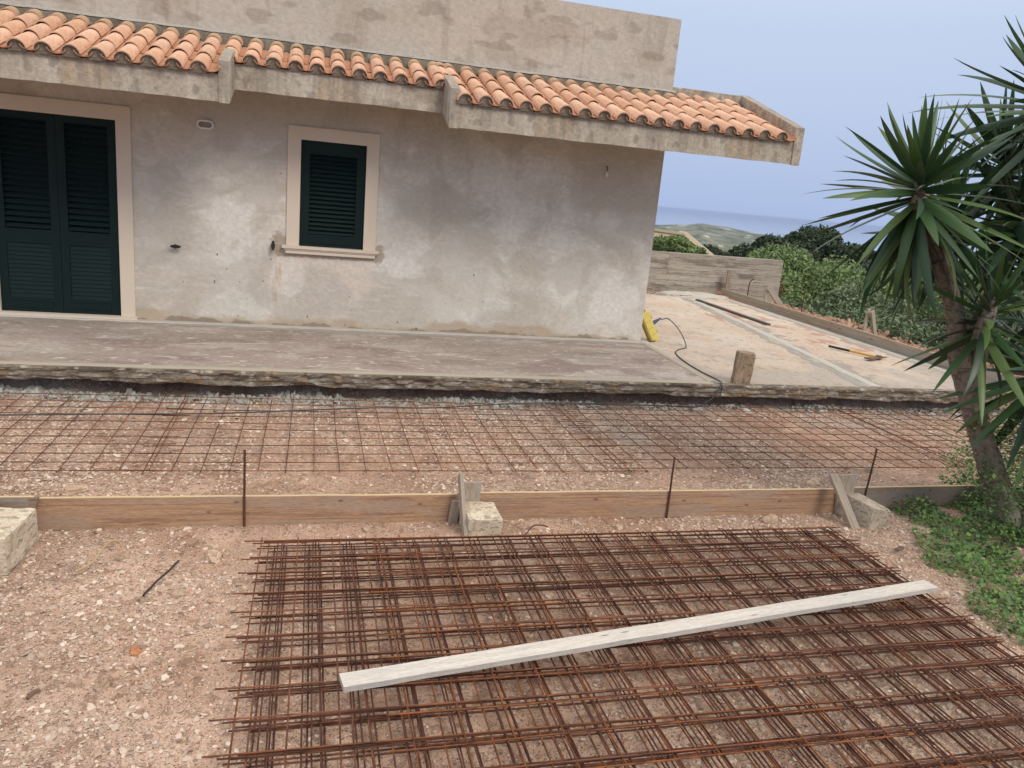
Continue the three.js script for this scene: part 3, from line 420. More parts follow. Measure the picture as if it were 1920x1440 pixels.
    if (lower) for (let i = 0; i < lower[2]; i++) { const y = lower[0] + (lower[1] - lower[0]) * (i + 0.5) / lower[2]; part(m, 'slat', sg2, M.greenSlat, [cx - O[0], y - O[1], zL - O[2] + 0.006], [-0.20, 0, 0]); }
    return m; };
  const dr = [[0.352, 0.52], [1.165, 1.325], [2.555, 2.64]];
  leaf(-3.525, -2.868, 0.352, 2.638, 0.09, 0.09, dr, [1.325, 2.555, 18], [0.52, 1.165, 13], 'shutter_leaf');
  leaf(-2.864, -2.226, 0.352, 2.638, 0.09, 0.10, dr, [1.325, 2.555, 18], [0.52, 1.165, 13], 'shutter_leaf');
  leaf(-0.148, 0.644, 1.348, 2.634, 0.11, 0.11, [[1.348, 1.495], [2.475, 2.634]], [1.495, 2.475, 18], null, 'shutter_leaf');
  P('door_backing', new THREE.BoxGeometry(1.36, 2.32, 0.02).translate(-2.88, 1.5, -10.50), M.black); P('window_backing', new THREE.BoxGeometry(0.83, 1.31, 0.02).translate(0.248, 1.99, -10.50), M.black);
  // raised mouldings on the bottom rails
  for (const [a, b, y0, y1] of [[-3.42, -2.97, 0.40, 0.475], [-2.76, -2.34, 0.40, 0.475], [-0.02, 0.52, 1.39, 1.455]]) P('rail_moulding', new THREE.BoxGeometry(b - a, y1 - y0, 0.012).translate((a + b) / 2, (y0 + y1) / 2, zL + 0.026), M.green);
}
// small fittings on the wall
{
  const l = thing('wall_light', [-1.25, 2.69, -10.3], 'small oval wall light base, empty, right of the louvred door', 'wall light');
  const oval = (w, h) => { const s = new THREE.Shape(), r = h / 2, a = w / 2 - r; s.moveTo(-a, -r); s.lineTo(a, -r); s.absarc(a, 0, r, -Math.PI / 2, Math.PI / 2); s.lineTo(-a, r); s.absarc(-a, 0, r, Math.PI / 2, Math.PI * 1.5); return s; };
  const o = oval(0.185, 0.1); o.holes.push(oval(0.155, 0.07)); part(l, 'rim', new THREE.ExtrudeGeometry(o, { depth: 0.03, bevelEnabled: true, bevelSize: 0.003, bevelThickness: 0.004, bevelSegments: 2 }), M.white); part(l, 'back_plate', new THREE.ExtrudeGeometry(oval(0.156, 0.071), { depth: 0.008, bevelEnabled: false }), std({ color: lin(0.30, 0.28, 0.26) }));
  for (const [x, y, turn, lab] of [[-1.59, 1.24, 0, 'black iron shutter catch turned level, nearer the door'], [-0.46, 1.33, Math.PI / 2, 'black iron shutter catch turned upright beside the window sill']]) {
    const c = thing('shutter_catch', [x, y, -10.3], lab, 'shutter catch', 'iron shutter catches on the front wall'); c.rotation.z = turn;
    part(c, 'pin', new THREE.CylinderGeometry(0.012, 0.014, 0.07, 10).rotateX(Math.PI / 2).translate(0, 0, 0.035), M.black); const s = new THREE.Shape(); s.moveTo(-0.055, -0.01); s.quadraticCurveTo(-0.03, -0.014, 0, -0.024); s.quadraticCurveTo(0.03, -0.014, 0.055, -0.01); s.lineTo(0.055, 0.008); s.quadraticCurveTo(0.03, 0.012, 0, 0.024); s.quadraticCurveTo(-0.03, 0.012, -0.055, 0.008); part(c, 'wing', new THREE.ExtrudeGeometry(s, { depth: 0.014, bevelEnabled: true, bevelSize: 0.003, bevelThickness: 0.003 }).translate(0, 0, 0.055), M.black);
  }
  const b = thing('lamp_holder', [3.835, 2.66, -10.3], 'bare white lamp holder hanging on wires near the house corner', 'lamp holder');
  part(b, 'wire', tube([[0, 0.02, -0.02], [0.004, 0.02, 0.03], [0.008, -0.01, 0.035], [0.004, -0.04, 0.03]], 0.006, 12, 5), M.black); part(b, 'socket', new THREE.LatheGeometry([[0.0, 0.035], [0.012, 0.034], [0.018, 0.02], [0.022, -0.03], [0.019, -0.034], [0.0, -0.03]].map((p) => new THREE.Vector2(...p)), 12).translate(0.004, -0.075, 0.03), M.white);
}

// ---------------------------------------------------------------- welded steel mesh
const barGeo = [0, 1, 2, 3].map((s) => { const pts = []; for (let i = 0; i <= 8; i++) { const t = i / 8; pts.push(new THREE.Vector3(t - 0.5, (vn(t * 2.3 + s * 9, 3) - 0.5) * 0.016, (vn(t * 2.1 + s * 7, 8) - 0.5) * 0.014)); } return new THREE.TubeGeometry(new THREE.CatmullRomCurve3(pts), 10, 0.0041, 5); });
function meshSheet(name, cx, cz, y, lenX, lenZ, turn, mats, label, group, seed, opt = {}) {
  const t = thing(name, [cx, y, cz], label, 'steel mesh', group); t.rotation.y = turn; const q = rng(seed), nz = Math.round((lenX - 0.2) / 0.2), nx = Math.round((lenZ - 0.1) / 0.2), pk = () => mats[Math.floor(q() * mats.length)], sag = opt.sag ?? 0.012;
  const rowEnd = opt.rowEnd, colEnd = opt.colEnd;
  for (let i = 0; i <= nx; i++) { const z = -lenZ / 2 + 0.05 + i * 0.2; let a = -lenX / 2, b = lenX / 2; if (rowEnd) b = Math.min(b, rowEnd(z)); if (b - a < 0.1) continue; const m = part(t, 'bar', barGeo[Math.floor(q() * 4)], pk(), [(a + b) / 2, 0.005 + (q() - 0.5) * sag, z + (q() - 0.5) * 0.006], [0, (q() - 0.5) * 0.003, (q() - 0.5) * 0.006]); m.scale.set(b - a, 1, 1); if (q() > 0.5) m.rotation.x = Math.PI; }
  for (let i = 0; i <= nz; i++) { const x = -lenX / 2 + 0.1 + i * 0.2; let a = -lenZ / 2, b = lenZ / 2; if (colEnd) a = Math.max(a, colEnd(x)); if (b - a < 0.1) continue; const m = part(t, 'bar', barGeo[Math.floor(q() * 4)], pk(), [x + (q() - 0.5) * 0.006, -0.004 + (q() - 0.5) * sag, (a + b) / 2], [0, Math.PI / 2 + (q() - 0.5) * 0.004, (q() - 0.5) * 0.006]); m.scale.set(b - a, 1, 1); }
  return t;
}
meshSheet('steel_mesh', -3.0, -6.74, 0.055, 4.0, 2.02, 0.006, rustStrip, 'rusty steel mesh on the soil strip, left end below the door', 'steel mesh laid on the soil strip', 101);
meshSheet('steel_mesh', 0.76, -6.76, 0.040, 4.0, 2.04, -0.004, rustStrip, 'rusty steel mesh on the soil strip below the window', 'steel mesh laid on the soil strip', 102);
meshSheet('steel_mesh', 4.44, -6.78, 0.054, 3.9, 2.04, 0.002, rustStrip, 'rusty steel mesh on the soil strip below the bare wall corner', 'steel mesh laid on the soil strip', 103);
meshSheet('steel_mesh', 8.02, -6.80, 0.043, 3.9, 2.04, -0.006, rustStrip, 'rusty steel mesh on the soil strip behind the yucca trunk', 'steel mesh laid on the soil strip', 104);
// the stack in front of the boards
{
  const place = [[1.79, -3.035, 0.034, 0.003], [1.715, -3.018, 0.047, -0.004], [1.775, -3.025, 0.060, 0.002], [1.74, -3.012, 0.073, -0.003], [1.765, -3.030, 0.085, 0.004], [1.695, -3.008, 0.097, -0.001], [1.645, -2.995, 0.110, -0.005]];
  const words = ['bottom sheet of the rusty steel mesh stack before the boards', 'second sheet up in the rusty steel mesh stack before the boards', 'third sheet up in the rusty steel mesh stack before the boards', 'middle sheet of the rusty steel mesh stack before the boards', 'fifth sheet up in the rusty steel mesh stack before the boards', 'sixth sheet up in the rusty steel mesh stack before the boards', 'uppermost full sheet of the rusty steel mesh stack, its bars reaching farthest left'];
  place.forEach(([x, z, y, a], i) => meshSheet('steel_mesh', x, z, y, 3.97, 2.9, a, i === 6 ? [rust[0], rust[2], rust[2], rustFresh[1]] : [rust[1], rust[3], rust[0]], words[i], 'steel mesh sheets in the stack', 201 + i, { sag: 0.006 }));
  // a sheet cut on the slant lies on top
  meshSheet('steel_mesh', 2.04, -2.985, 0.123, 3.4, 2.8, 0.0, rustFresh, 'bright orange corner of steel mesh cut on the slant, on top of stack', 'steel mesh sheets in the stack', 301, { sag: 0.006, rowEnd: (z) => -1.7 + (z + 1.56), colEnd: (x) => -1.56 + (x + 1.7) });
}
// plank lying on the stack
{
  const g = jit(new THREE.BoxGeometry(3.56, 0.026, 0.098, 40, 1, 2), 0.0022, 5, 3), p = single('plank', g, M.plank, [1.925, 0.152, -3.215], 'long pale cement-smeared plank lying aslant on the steel mesh', 'plank'); p.rotation.y = Math.atan2(0.565, 3.5); p.rotation.z = -0.004;
}

// ---------------------------------------------------------------- formwork along the strip
function board(name, len, h, th, at, turn, mat, label, group, category = 'board', roll = 0) {
  const t = thing(name, at, label, category, group); t.rotation.y = turn; t.rotation.z = roll; const g = jit(new THREE.BoxGeometry(len, h, th, Math.round(len * 8), 2, 1), 0.0025, 3, at[0]); g.translate(0, h / 2, 0);
  part(t, 'board_face', g, mat); part(t, 'board_edge', jit(new THREE.BoxGeometry(len - 0.004, 0.003, th - 0.003, Math.round(len * 8), 1, 1), 0.0025, 3, at[0]).translate(0, h + 0.0008, 0), M.boardTop); return t;
}
const FG = 'formwork boards along the strip';
board('formwork_board', 2.62, 0.205, 0.026, [-0.30, -0.005, -4.885], -0.004, boardMats[0], 'brown formwork board between the left stone and the middle block', FG);
board('formwork_board', 3.02, 0.205, 0.026, [2.52, 0.0, -4.89], 0.0, boardMats[1], 'brown formwork board between the middle block and the leaning brace', FG);
board('formwork_board', 1.9, 0.205, 0.026, [4.98, 0.0, -4.925], 0.01, M.darkBoard, 'weathered grey-brown formwork board running behind the yucca', FG);
{ // short board at the far left with a slanting saw cut
  const s = new THREE.Shape([[-1.4, 0], [0.0, 0], [0.055, 0.225], [-1.4, 0.225]].map((p) => new THREE.Vector2(...p))); const t = thing('formwork_board', [-1.585, 0.0, -4.865], 'grey-brown formwork board with slanted end behind the left stone', 'board', FG);
  const g = new THREE.ExtrudeGeometry(s, { depth: 0.024, bevelEnabled: false }); const uv = g.attributes.uv, p = g.attributes.position; for (let i = 0; i < p.count; i++) uv.setXY(i, p.getX(i) / 2.4, p.getY(i) / 0.225); part(t, 'board_face', g, M.darkBoard); part(t, 'board_edge', new THREE.BoxGeometry(1.42, 0.003, 0.021).translate(-0.68, 0.2262, 0.012), M.boardTop);
}
// reinforcing rods driven in as stakes
for (const [x, top, lean, z, lab] of [[-0.37, 0.52, 0.0, -4.862, 'rusty rod stake against the left formwork board'], [2.59, 0.475, 0.012, -4.866, 'rusty rod stake against the board right of the middle block'], [4.30, 0.535, -0.05, -4.90, 'rusty rod stake behind the tilted stone near the yucca']]) {
  const g = new THREE.CylinderGeometry(0.0075, 0.0075, top + 0.12, 8, 8).translate(0, top / 2 - 0.06, 0), m = single('rod_stake', jit(g, 0.0012, 30, x), rust[3], [x, 0, z], lab, 'stake', 'rod stakes along the formwork'); m.rotation.z = lean;
}
function stoneBlock(name, w, h, d, at, rot, mat, label, seed, group = 'cut stone blocks propping the boards', rad = 0.011) {
  let g = new THREE.BoxGeometry(w, h, d, 10, 8, 10); const p = g.attributes.position, r = rad; // knock the corners off
  for (let i = 0; i < p.count; i++) { let v = [p.getX(i), p.getY(i), p.getZ(i)], half = [w / 2, h / 2, d / 2]; const c = v.map((e, k) => clamp(e, -half[k] + r, half[k] - r)), dd = v.map((e, k) => e - c[k]), L = Math.hypot(...dd); if (L > 0) v = c.map((e, k) => e + dd[k] / L * r); p.setXYZ(i, ...v); }
  g = jit(g, 0.004, 9, seed); jit(g, 0.0022, 34, seed + 4); const m = single(name, g, mat, at, label, 'stone block', group); m.rotation.set(...rot); return m;
}
const mid = stoneBlock('stone_block', 0.235, 0.165, 0.27, [1.145, 0.072, -4.715], [0.07, 0.04, -0.03], M.block, 'squared cream stone block in front of the middle of the boards', 3);
stoneBlock('stone_block', 0.185, 0.19, 0.31, [4.155, 0.085, -4.71], [0.05, 0.16, -0.14], M.blockGrey, 'tilted grey stone block beside the yucca weeds', 5);
stoneBlock('stone_block', 0.40, 0.22, 0.40, [-1.72, 0.095, -4.55], [0.02, -0.10, 0.0], M.block, 'large cream stone block cut by the left picture edge', 7);
// timber stakes and braces
function timber(name, w, l, th, at, rot, label, mat = M.greyWood, group = 'timber stakes and braces', taper = 0) { const g = new THREE.BoxGeometry(w, l, th, 2, 8, 1), p = g.attributes.position; for (let i = 0; i < p.count; i++) { const t = 0.5 - p.getY(i) / l; p.setX(i, p.getX(i) * (1 - taper * t)); } const uv = g.attributes.uv; for (let i = 0; i < uv.count; i++) { const u = uv.getX(i), v = uv.getY(i); uv.setXY(i, v * 0.2, u); } const m = single(name, jit(g, 0.002, 8, at[0]), mat, at, label, 'timber', group); m.rotation.set(...rot); return m; }
timber('timber_stake', 0.135, 0.34, 0.024, [1.10, 0.125, -4.858], [0, 0, 0.03], 'short wide timber stake standing behind the middle stone block', M.greyWood, 'timber stakes and braces', 0.3);
timber('timber_brace', 0.024, 0.46, 0.085, [1.018, 0.165, -4.715], [-0.66, 0.0, 0.02], 'thin leaning timber brace seen edge-on at the middle block');
timber('timber_stake', 0.075, 0.22, 0.022, [0.985, 0.06, -4.83], [0, 0.2, -0.16], 'small pointed timber peg left of the middle brace', M.greyWood, 'timber stakes and braces', 0.4);
timber('timber_stake', 0.15, 0.36, 0.024, [4.085, 0.155, -4.862], [0, 0, 0.05], 'wide timber stake standing behind the tilted grey stone', M.greyWood, 'timber stakes and braces', 0.15);
timber('timber_brace', 0.07, 0.46, 0.026, [3.965, 0.165, -4.70], [-0.62, 0.0, 0.21], 'leaning timber brace in front of the tilted grey stone');

// ---------------------------------------------------------------- things on the terrace
{
  const dir = Math.atan2(9.50 - 8.90, -16.7 + 7.9), L = Math.hypot(0.6, 8.8), t = thing('edge_board', [9.20, 0.27, -12.3], 'long brown board on edge along the right side of the terrace', 'board');
  const g = jit(new THREE.BoxGeometry(0.026, 0.20, L, 1, 2, 50), 0.003, 2.5, 4), uv = g.attributes.uv; g.translate(0, 0.10, 0); t.rotation.y = Math.atan2(-0.6, 8.8) * -1 * -1;
  part(t, 'board_face', g, M.greyWood); part(t, 'board_edge', jit(new THREE.BoxGeometry(0.024, 0.003, L - 0.01, 1, 1, 50), 0.003, 2.5, 4).translate(0, 0.2008, 0), M.boardTop);
  const B = 'braces outside the terrace edge board';
  timber('timber_stake', 0.085, 0.56, 0.026, [9.22, 0.58, -11.30], [0, 0.3, -0.06], 'upright timber stake behind the terrace board, nearer the trees', M.greyWood, B);
  timber('timber_brace', 0.08, 0.56, 0.026, [9.36, 0.57, -11.26], [0, 0.3, 0.45], 'slanting brace leaning on the stake behind the terrace board', M.greyWood, B);
  timber('timber_brace', 0.14, 0.75, 0.03, [9.80, 0.52, -14.95], [0, 0.3, 0.86], 'slanting grey brace at the end of the board-marked wall', M.greyWood, B);
  timber('timber_stake', 0.08, 0.40, 0.026, [9.52, 0.46, -14.9], [0, 0.3, 0.0], 'upright stake near the end of the board-marked wall', M.greyWood, B);
  timber('timber_stake', 0.12, 0.62, 0.03, [9.62, 0.60, -16.75], [0, 0.3, 0], 'dark upright timber against the board-marked wall', M.darkBoard, B);
  timber('timber_brace', 0.09, 0.60, 0.026, [9.38, 0.52, -8.75], [0, 0.3, 0.66], 'slanting brace behind the terrace board, half hidden by the yucca', M.greyWood, B);
  single('bent_rod', tube([[0, -0.15, 0], [0, 0.1, 0], [0.005, 0.30, 0], [0.03, 0.36, 0], [0.10, 0.40, 0]], 0.012, 16, 6), rust[3], [9.62, 0.42, -15.8], 'short bent rod standing up behind the terrace board', 'rod');
  single('rod_stake', new THREE.CylinderGeometry(0.008, 0.008, 0.5, 8), rust[3], [9.10, 0.42, -10.1], 'rusty rod stake behind the terrace edge board', 'stake', 'rod stakes along the formwork');
  single('rod_stake', new THREE.CylinderGeometry(0.01, 0.01, 0.7, 8), rust[3], [9.75, 0.55, -13.9], 'tall thin rod stake behind the board before the olive trees', 'stake', 'rod stakes along the formwork');
}
{ // dark steel strip
  const m = single('steel_strip', jit(new THREE.BoxGeometry(0.085, 0.035, 3.05, 1, 1, 20), 0.002, 3), M.darkBar, [8.15, 0.318, -13.95], 'long dark flat strip lying on the tan terrace', 'strip'); m.rotation.y = -0.04;
}
{ // mattock
  const t = thing('mattock', [8.07, 0.305, -9.98], 'mattock with yellow and black handle lying on the terrace', 'mattock'); t.rotation.y = -1.20;
  const shaft = (a, b, r0, r1, mat, name) => part(t, name, new THREE.CylinderGeometry(r1, r0, b - a, 10).rotateZ(-Math.PI / 2).translate((a + b) / 2, 0.03, 0), mat);
  shaft(-0.46, -0.10, 0.017, 0.019, M.black, 'grip'); shaft(-0.10, 0.34, 0.018, 0.019, M.handle, 'shaft');
  const eye = part(t, 'eye', new THREE.CylinderGeometry(0.034, 0.034, 0.07, 12).rotateZ(Math.PI / 2).translate(0.37, 0.032, 0), M.steel);
  const sh = new THREE.Shape([[0.0, 0.03], [0.27, 0.052], [0.27, -0.052], [0.0, -0.03]].map((p) => new THREE.Vector2(...p))); const bl = part(t, 'blade', new THREE.ExtrudeGeometry(sh, { depth: 0.014, bevelEnabled: true, bevelSize: 0.003, bevelThickness: 0.003 }).rotateX(-Math.PI / 2).rotateY(-Math.PI / 2).translate(0.37, 0.022, 0.03), M.steel);
  part(t, 'pick', new THREE.ConeGeometry(0.02, 0.30, 6).rotateX(-Math.PI / 2).translate(0.37, 0.026, -0.18), M.steel);
}
stoneBlock('stone_post', 0.20, 0.38, 0.15, [4.905, 0.485, -7.90], [0.02, -0.32, -0.035], M.blockBrown, 'short brown stone post standing on the slab edge', 11, null, 0.006);
{ // yellow site socket box leaning on the house corner
  const t = thing('socket_box', [4.93, 0.302, -10.42], 'yellow portable socket box leaning against the house corner', 'socket box'); t.rotation.set(0, 0.10, 0.54);
  const body = part(t, 'body', new THREE.ExtrudeGeometry(new THREE.Shape([[-0.06, 0], [0.06, 0], [0.06, 0.46], [0.02, 0.485], [-0.06, 0.46]].map((p) => new THREE.Vector2(...p))), { depth: 0.10, bevelEnabled: true, bevelSize: 0.006, bevelThickness: 0.006, bevelSegments: 2 }).translate(0, 0.006, -0.05), M.yellow);
  for (let i = 0; i < 4; i++) part(t, 'cover', new THREE.BoxGeometry(0.105, 0.104, 0.012).translate(0, 0.062 + i * 0.11, 0.060), M.yellow);
  part(t, 'side_rail', new THREE.BoxGeometry(0.012, 0.45, 0.09).translate(-0.070, 0.24, 0), M.yellowDark);
  part(t, 'handle', new THREE.TorusGeometry(0.045, 0.013, 8, 14, Math.PI).translate(-0.01, 0.475, 0), M.black);
  for (const y of [0.12, 0.36]) part(t, 'socket', new THREE.CylinderGeometry(0.032, 0.034, 0.022, 14).rotateZ(Math.PI / 2).translate(0.077, y, 0), std({ color: lin(0.30, 0.29, 0.27), roughness: 0.5 }));
  part(t, 'plug', mergeGeometries([new THREE.CylinderGeometry(0.020, 0.034, 0.10, 12).rotateZ(-Math.PI / 2).translate(0.12, 0.255, 0), new THREE.CylinderGeometry(0.011, 0.020, 0.06, 10).rotateZ(-Math.PI / 2).translate(0.20, 0.255, 0)]), M.blue);
}
single('power_cable', tube([[4.99, 0.62, -10.40], [5.09, 0.64, -10.42], [5.20, 0.56, -10.36], [5.27, 0.42, -10.2], [5.26, 0.32, -10.05], [5.20, 0.308, -9.93], [5.02, 0.308, -9.78], [4.86, 0.308, -9.55], [4.72, 0.308, -9.0], [4.66, 0.309, -8.4], [4.65, 0.312, -7.95], [4.60, 0.315, -7.80], [4.50, 0.20, -7.72], [4.32, 0.06, -7.74], [3.9, 0.045, -7.78], [3.2, 0.06, -7.75], [2.6, 0.07, -7.72], [1.95, 0.07, -7.62], [1.25, 0.06, -7.48], [0.6, 0.07, -7.40], [0.12, 0.065, -7.33], [-0.82, 0.062, -7.16], [-1.68, 0.07, -7.07], [-2.5, 0.07, -7.0], [-4, 0.07, -6.95]], 0.0075, 260, 6), M.cable, [0, 0, 0], 'dark power cable from the yellow box across the steel mesh', 'cable');
single('power_cable', tube([[4.60, 0.311, -10.19], [4.72, 0.308, -10.24], [4.84, 0.31, -10.30], [4.92, 0.31, -10.36]], 0.008, 16, 6), M.cable, [0, 0, 0], 'short dark lead on the floor at the house corner', 'cable');
// board-marked concrete wall at the far end
{
  const t = thing('concrete_wall', [8.1, 0.2, -17.05], 'low grey board-marked concrete wall closing the far end of terrace', 'wall'); const q = rng(8);
  const gs = []; for (let i = 0; i < 8; i++) { const h = 0.1285; gs.push(jit(boxUV(6.1, h - 0.004, 0.22, 0, i * h + h / 2 - 0.02, (q() - 0.5) * 0.014, 40, 1, 1), 0.003, 5, i * 3)); }
  gs.push(boxUV(6.08, 1.0, 0.19, 0, 0.49, 0)); part(t, 'wall_body', mergeGeometries(gs), M.boardConcrete);
}
{ // grey sand and loose reinforcing left at the far end
  const g = new THREE.SphereGeometry(1, 40, 16, 0, Math.PI * 2, 0, Math.PI / 2), p = g.attributes.position; for (let i = 0; i < p.count; i++) { const x = p.getX(i), y = p.getY(i), z = p.getZ(i), k = 0.75 + fbm(x * 3 + 5, z * 3, 4) * 0.5; p.setXYZ(i, x * 0.95 * k, y * 0.07 * (0.5 + fbm(x * 6, z * 6, 3)), z * 0.55 * k); } g.computeVertexNormals();
  tag(single('sand_heap', g, M.mortar, [8.55, 0.297, -16.35], 'flat heap of pale grey sand before the board-marked wall', 'sand'), null);
  meshSheet('steel_mesh', 7.4, -16.4, 0.33, 1.8, 1.1, 0.1, rust, 'small rusty steel mesh piece far off beyond the house corner', null, 405);
}

// ---------------------------------------------------------------- stones and sticks on the soil
{
  const q = rng(21), pale = [lin(0.60, 0.52, 0.50), lin(0.66, 0.58, 0.55), lin(0.54, 0.45, 0.42)].map((c) => std({ map: stoneTex, color: c.clone().multiplyScalar(1.55), bumpMap: bumpAt(2), bumpScale: 0.006 }));
  const stone = (x, z, s, h, lab, group, mat) => { let g = mergeVertices(new THREE.IcosahedronGeometry(1, 2)), p = g.attributes.position; const sd = q() * 50; for (let i = 0; i < p.count; i++) { const X = p.getX(i), Y = p.getY(i), Z = p.getZ(i), k = 0.66 + 0.62 * vn(X * 1.5 + sd, Y * 1.5 + Z * 1.5 + sd) + 0.12 * vn(X * 4 + sd, Z * 4 + Y * 3); p.setXYZ(i, X * k * s, Math.max(-0.25, Math.round(Y * k * 3.5) / 3.5 * 0.6 + Y * k * 0.4) * h, Z * k * s * 0.75); } g = toCreasedNormals(g.toNonIndexed(), 0.5); const m = single('stone', g, mat ?? pale[Math.floor(q() * 3)], [x, groundY(x, z) + h * 0.05, z], lab, 'stone', group); m.rotation.y = q() * 6; return m; };
  const big = [[-0.50, -4.44, 0.062, 0.045, 'largest pale flat stone left of the steel mesh stack'], [-0.53, -4.60, 0.045, 0.03, 'flat stone just behind the largest stone by the mesh stack'], [-0.64, -4.04, 0.042, 0.035, 'squarish pale stone near the dark stick'], [-0.95, -3.71, 0.036, 0.035, 'rounded stone alone on the soil at the left'], [-0.74, -3.49, 0.032, 0.022, 'orange-tinted broken tile piece on the lower left soil'], [-0.83, -3.25, 0.034, 0.03, 'brownish rounded stone low on the left'], [-1.50, -5.45, 0.075, 0.05, 'flat reddish stone behind the left formwork board'], [3.39, -4.76, 0.065, 0.05, 'pale stone at the foot of the board near the tilted block'], [3.45, -4.40, 0.06, 0.025, 'flat slab of stone at the back corner of the mesh stack'], [5.08, -5.78, 0.06, 0.045, 'grey stone beside the third rod stake'], [4.28, -5.5, 0.075, 0.03, 'flat stone behind the tilted block'], [0.40, -4.76, 0.035, 0.03, 'white stone near the pointed timber peg'], [4.30, -3.62, 0.07, 0.05, 'tan stone at the edge of the green weeds'], [4.42, -3.42, 0.05, 0.035, 'small tan stone at the lower edge of the weeds'], [-1.02, -4.50, 0.035, 0.025, 'white chalky lump beside the curled dry root']];
  for (const [x, z, s, h, lab] of big) stone(x, z, s, h, lab, null, /orange/.test(lab) ? std({ map: stoneTex, color: lin(0.8, 0.42, 0.26) }) : /grey/.test(lab) ? M.blockGrey : /tan/.test(lab) ? M.blockBrown : undefined);
  for (let i = 0; i < 70; i++) { const z = -2.2 - q() * 5.3, x = -0.9 + z * 0.28 + q() * (2.4 - z * 0.95); if (x > 6 || Math.abs(z + 4.87) < 0.12) continue; stone(x, z, 0.018 + Math.pow(q(), 2.5) * 0.032, 0.014 + q() * 0.016, 'loose pale limestone lump lying among the chips', 'loose limestone lumps'); }
  const bark = std({ color: lin(0.045, 0.035, 0.03), roughness: 0.9 });
  single('dark_stick', jit(tube([[-0.80, 0.012, -3.98], [-0.76, 0.03, -4.08], [-0.72, 0.035, -4.18], [-0.675, 0.05, -4.29]], 0.006, 20, 6), 0.002, 40), bark, [0, 0.012, 0], 'thin dark stick lying on the soil left of the mesh stack', 'stick');
  single('broken_twig', jit(tube([[-1.09, 0.012, -3.17], [-1.075, 0.02, -3.19], [-1.055, 0.022, -3.21]], 0.009, 10, 6), 0.003, 40), std({ color: lin(0.16, 0.10, 0.07) }), [0, 0.01, 0], 'short brown broken twig at the lower left', 'stick');
  single('dry_root', jit(tube([[-1.20, 0.015, -4.28], [-1.14, 0.02, -4.36], [-1.11, 0.05, -4.44], [-1.07, 0.085, -4.50], [-1.03, 0.07, -4.53], [-1.01, 0.02, -4.52]], 0.0055, 24, 6), 0.003, 26), std({ color: lin(0.46, 0.33, 0.17) }), [0, 0.005, 0], 'curled tan dry root in front of the left board', 'root');
  single('dry_twig', jit(tube([[1.43, 0.01, -4.60], [1.50, 0.05, -4.66], [1.56, 0.045, -4.68], [1.62, 0.02, -4.70]], 0.005, 16, 5), 0.002, 30), std({ color: lin(0.10, 0.055, 0.05) }), [0, 0.005, 0], 'small dark twig right of the middle stone block', 'stick');
  single('bark_chip', jit(new THREE.BoxGeometry(0.10, 0.01, 0.03, 4, 1, 2), 0.004, 20), std({ color: lin(0.13, 0.09, 0.07) }), [4.05, 0.04, -4.18], 'dark bark chip on the soil below the tilted block', 'bark').rotation.set(0.2, 0.5, -0.15);
}

// ---------------------------------------------------------------- yucca
const leafMats = [[0.048, 0.112, 0.034], [0.036, 0.088, 0.036], [0.082, 0.150, 0.032], [0.029, 0.070, 0.035]].map((k) => new THREE.MeshPhysicalMaterial({ color: lin(...k), roughness: 0.45, transmission: 0.22, thickness: 0, side: THREE.DoubleSide }));
const barkTex = tex(256, 512, (u, v, c) => { const g = fbm(u * 9, v * 40, 4), b = fbm(u * 6, v * 5, 4), f = fbm(u * 60, v * 60, 3); setc(c, 138, 127, 117); mixc(c, 98, 86, 77, sst(0.45, 0.68, g) * 0.8); mixc(c, 152, 138, 126, sst(0.55, 0.7, b) * 0.6); mixc(c, 116, 92, 78, sst(0.58, 0.7, fbm(u * 4 + 9, v * 9, 4)) * 0.4); mul(c, 0.85 + 0.3 * f); });
M.bark = std({ map: barkTex, bumpMap: barkTex, bumpScale: 0.012, roughness: 1 });
function limb(pts, radii, seg = 40, rad = 14, lump = 0.1) { // tapered trunk along points
  const cv = new THREE.CatmullRomCurve3(pts.map((p) => new THREE.Vector3(...p))), fr = cv.computeFrenetFrames(seg), pos = [], uv = [], idx = [];
  for (let i = 0; i <= seg; i++) { const t = i / seg, P = cv.getPoint(t), k = t * (radii.length - 1), a = Math.floor(k), r0 = radii[a], r1 = radii[Math.min(a + 1, radii.length - 1)], r = r0 + (r1 - r0) * (k - a);
    for (let j = 0; j <= rad; j++) { const an = j / rad * Math.PI * 2, rr_ = r * (1 + lump * (fbm(Math.cos(an) * 1.6 + 5, t * 6 + Math.sin(an) * 1.6, 3) - 0.5) * 2 + 0.03 * Math.sin(t * seg * 2.1)); const n = fr.normals[i], b = fr.binormals[i], cx = Math.cos(an) * rr_, cy = Math.sin(an) * rr_; pos.push(P.x + n.x * cx + b.x * cy, P.y + n.y * cx + b.y * cy, P.z + n.z * cx + b.z * cy); uv.push(j / rad * 2, t * 3); } }
  for (let i = 0; i < seg; i++) for (let j = 0; j < rad; j++) { const a = i * (rad + 1) + j, b = a + rad + 1; idx.push(a, a + 1, b, b, a + 1, b + 1); }
  const g = new THREE.BufferGeometry(); g.setAttribute('position', new THREE.Float32BufferAttribute(pos, 3)); g.setAttribute('uv', new THREE.Float32BufferAttribute(uv, 2)); g.setIndex(idx); g.computeVertexNormals(); return g;
}
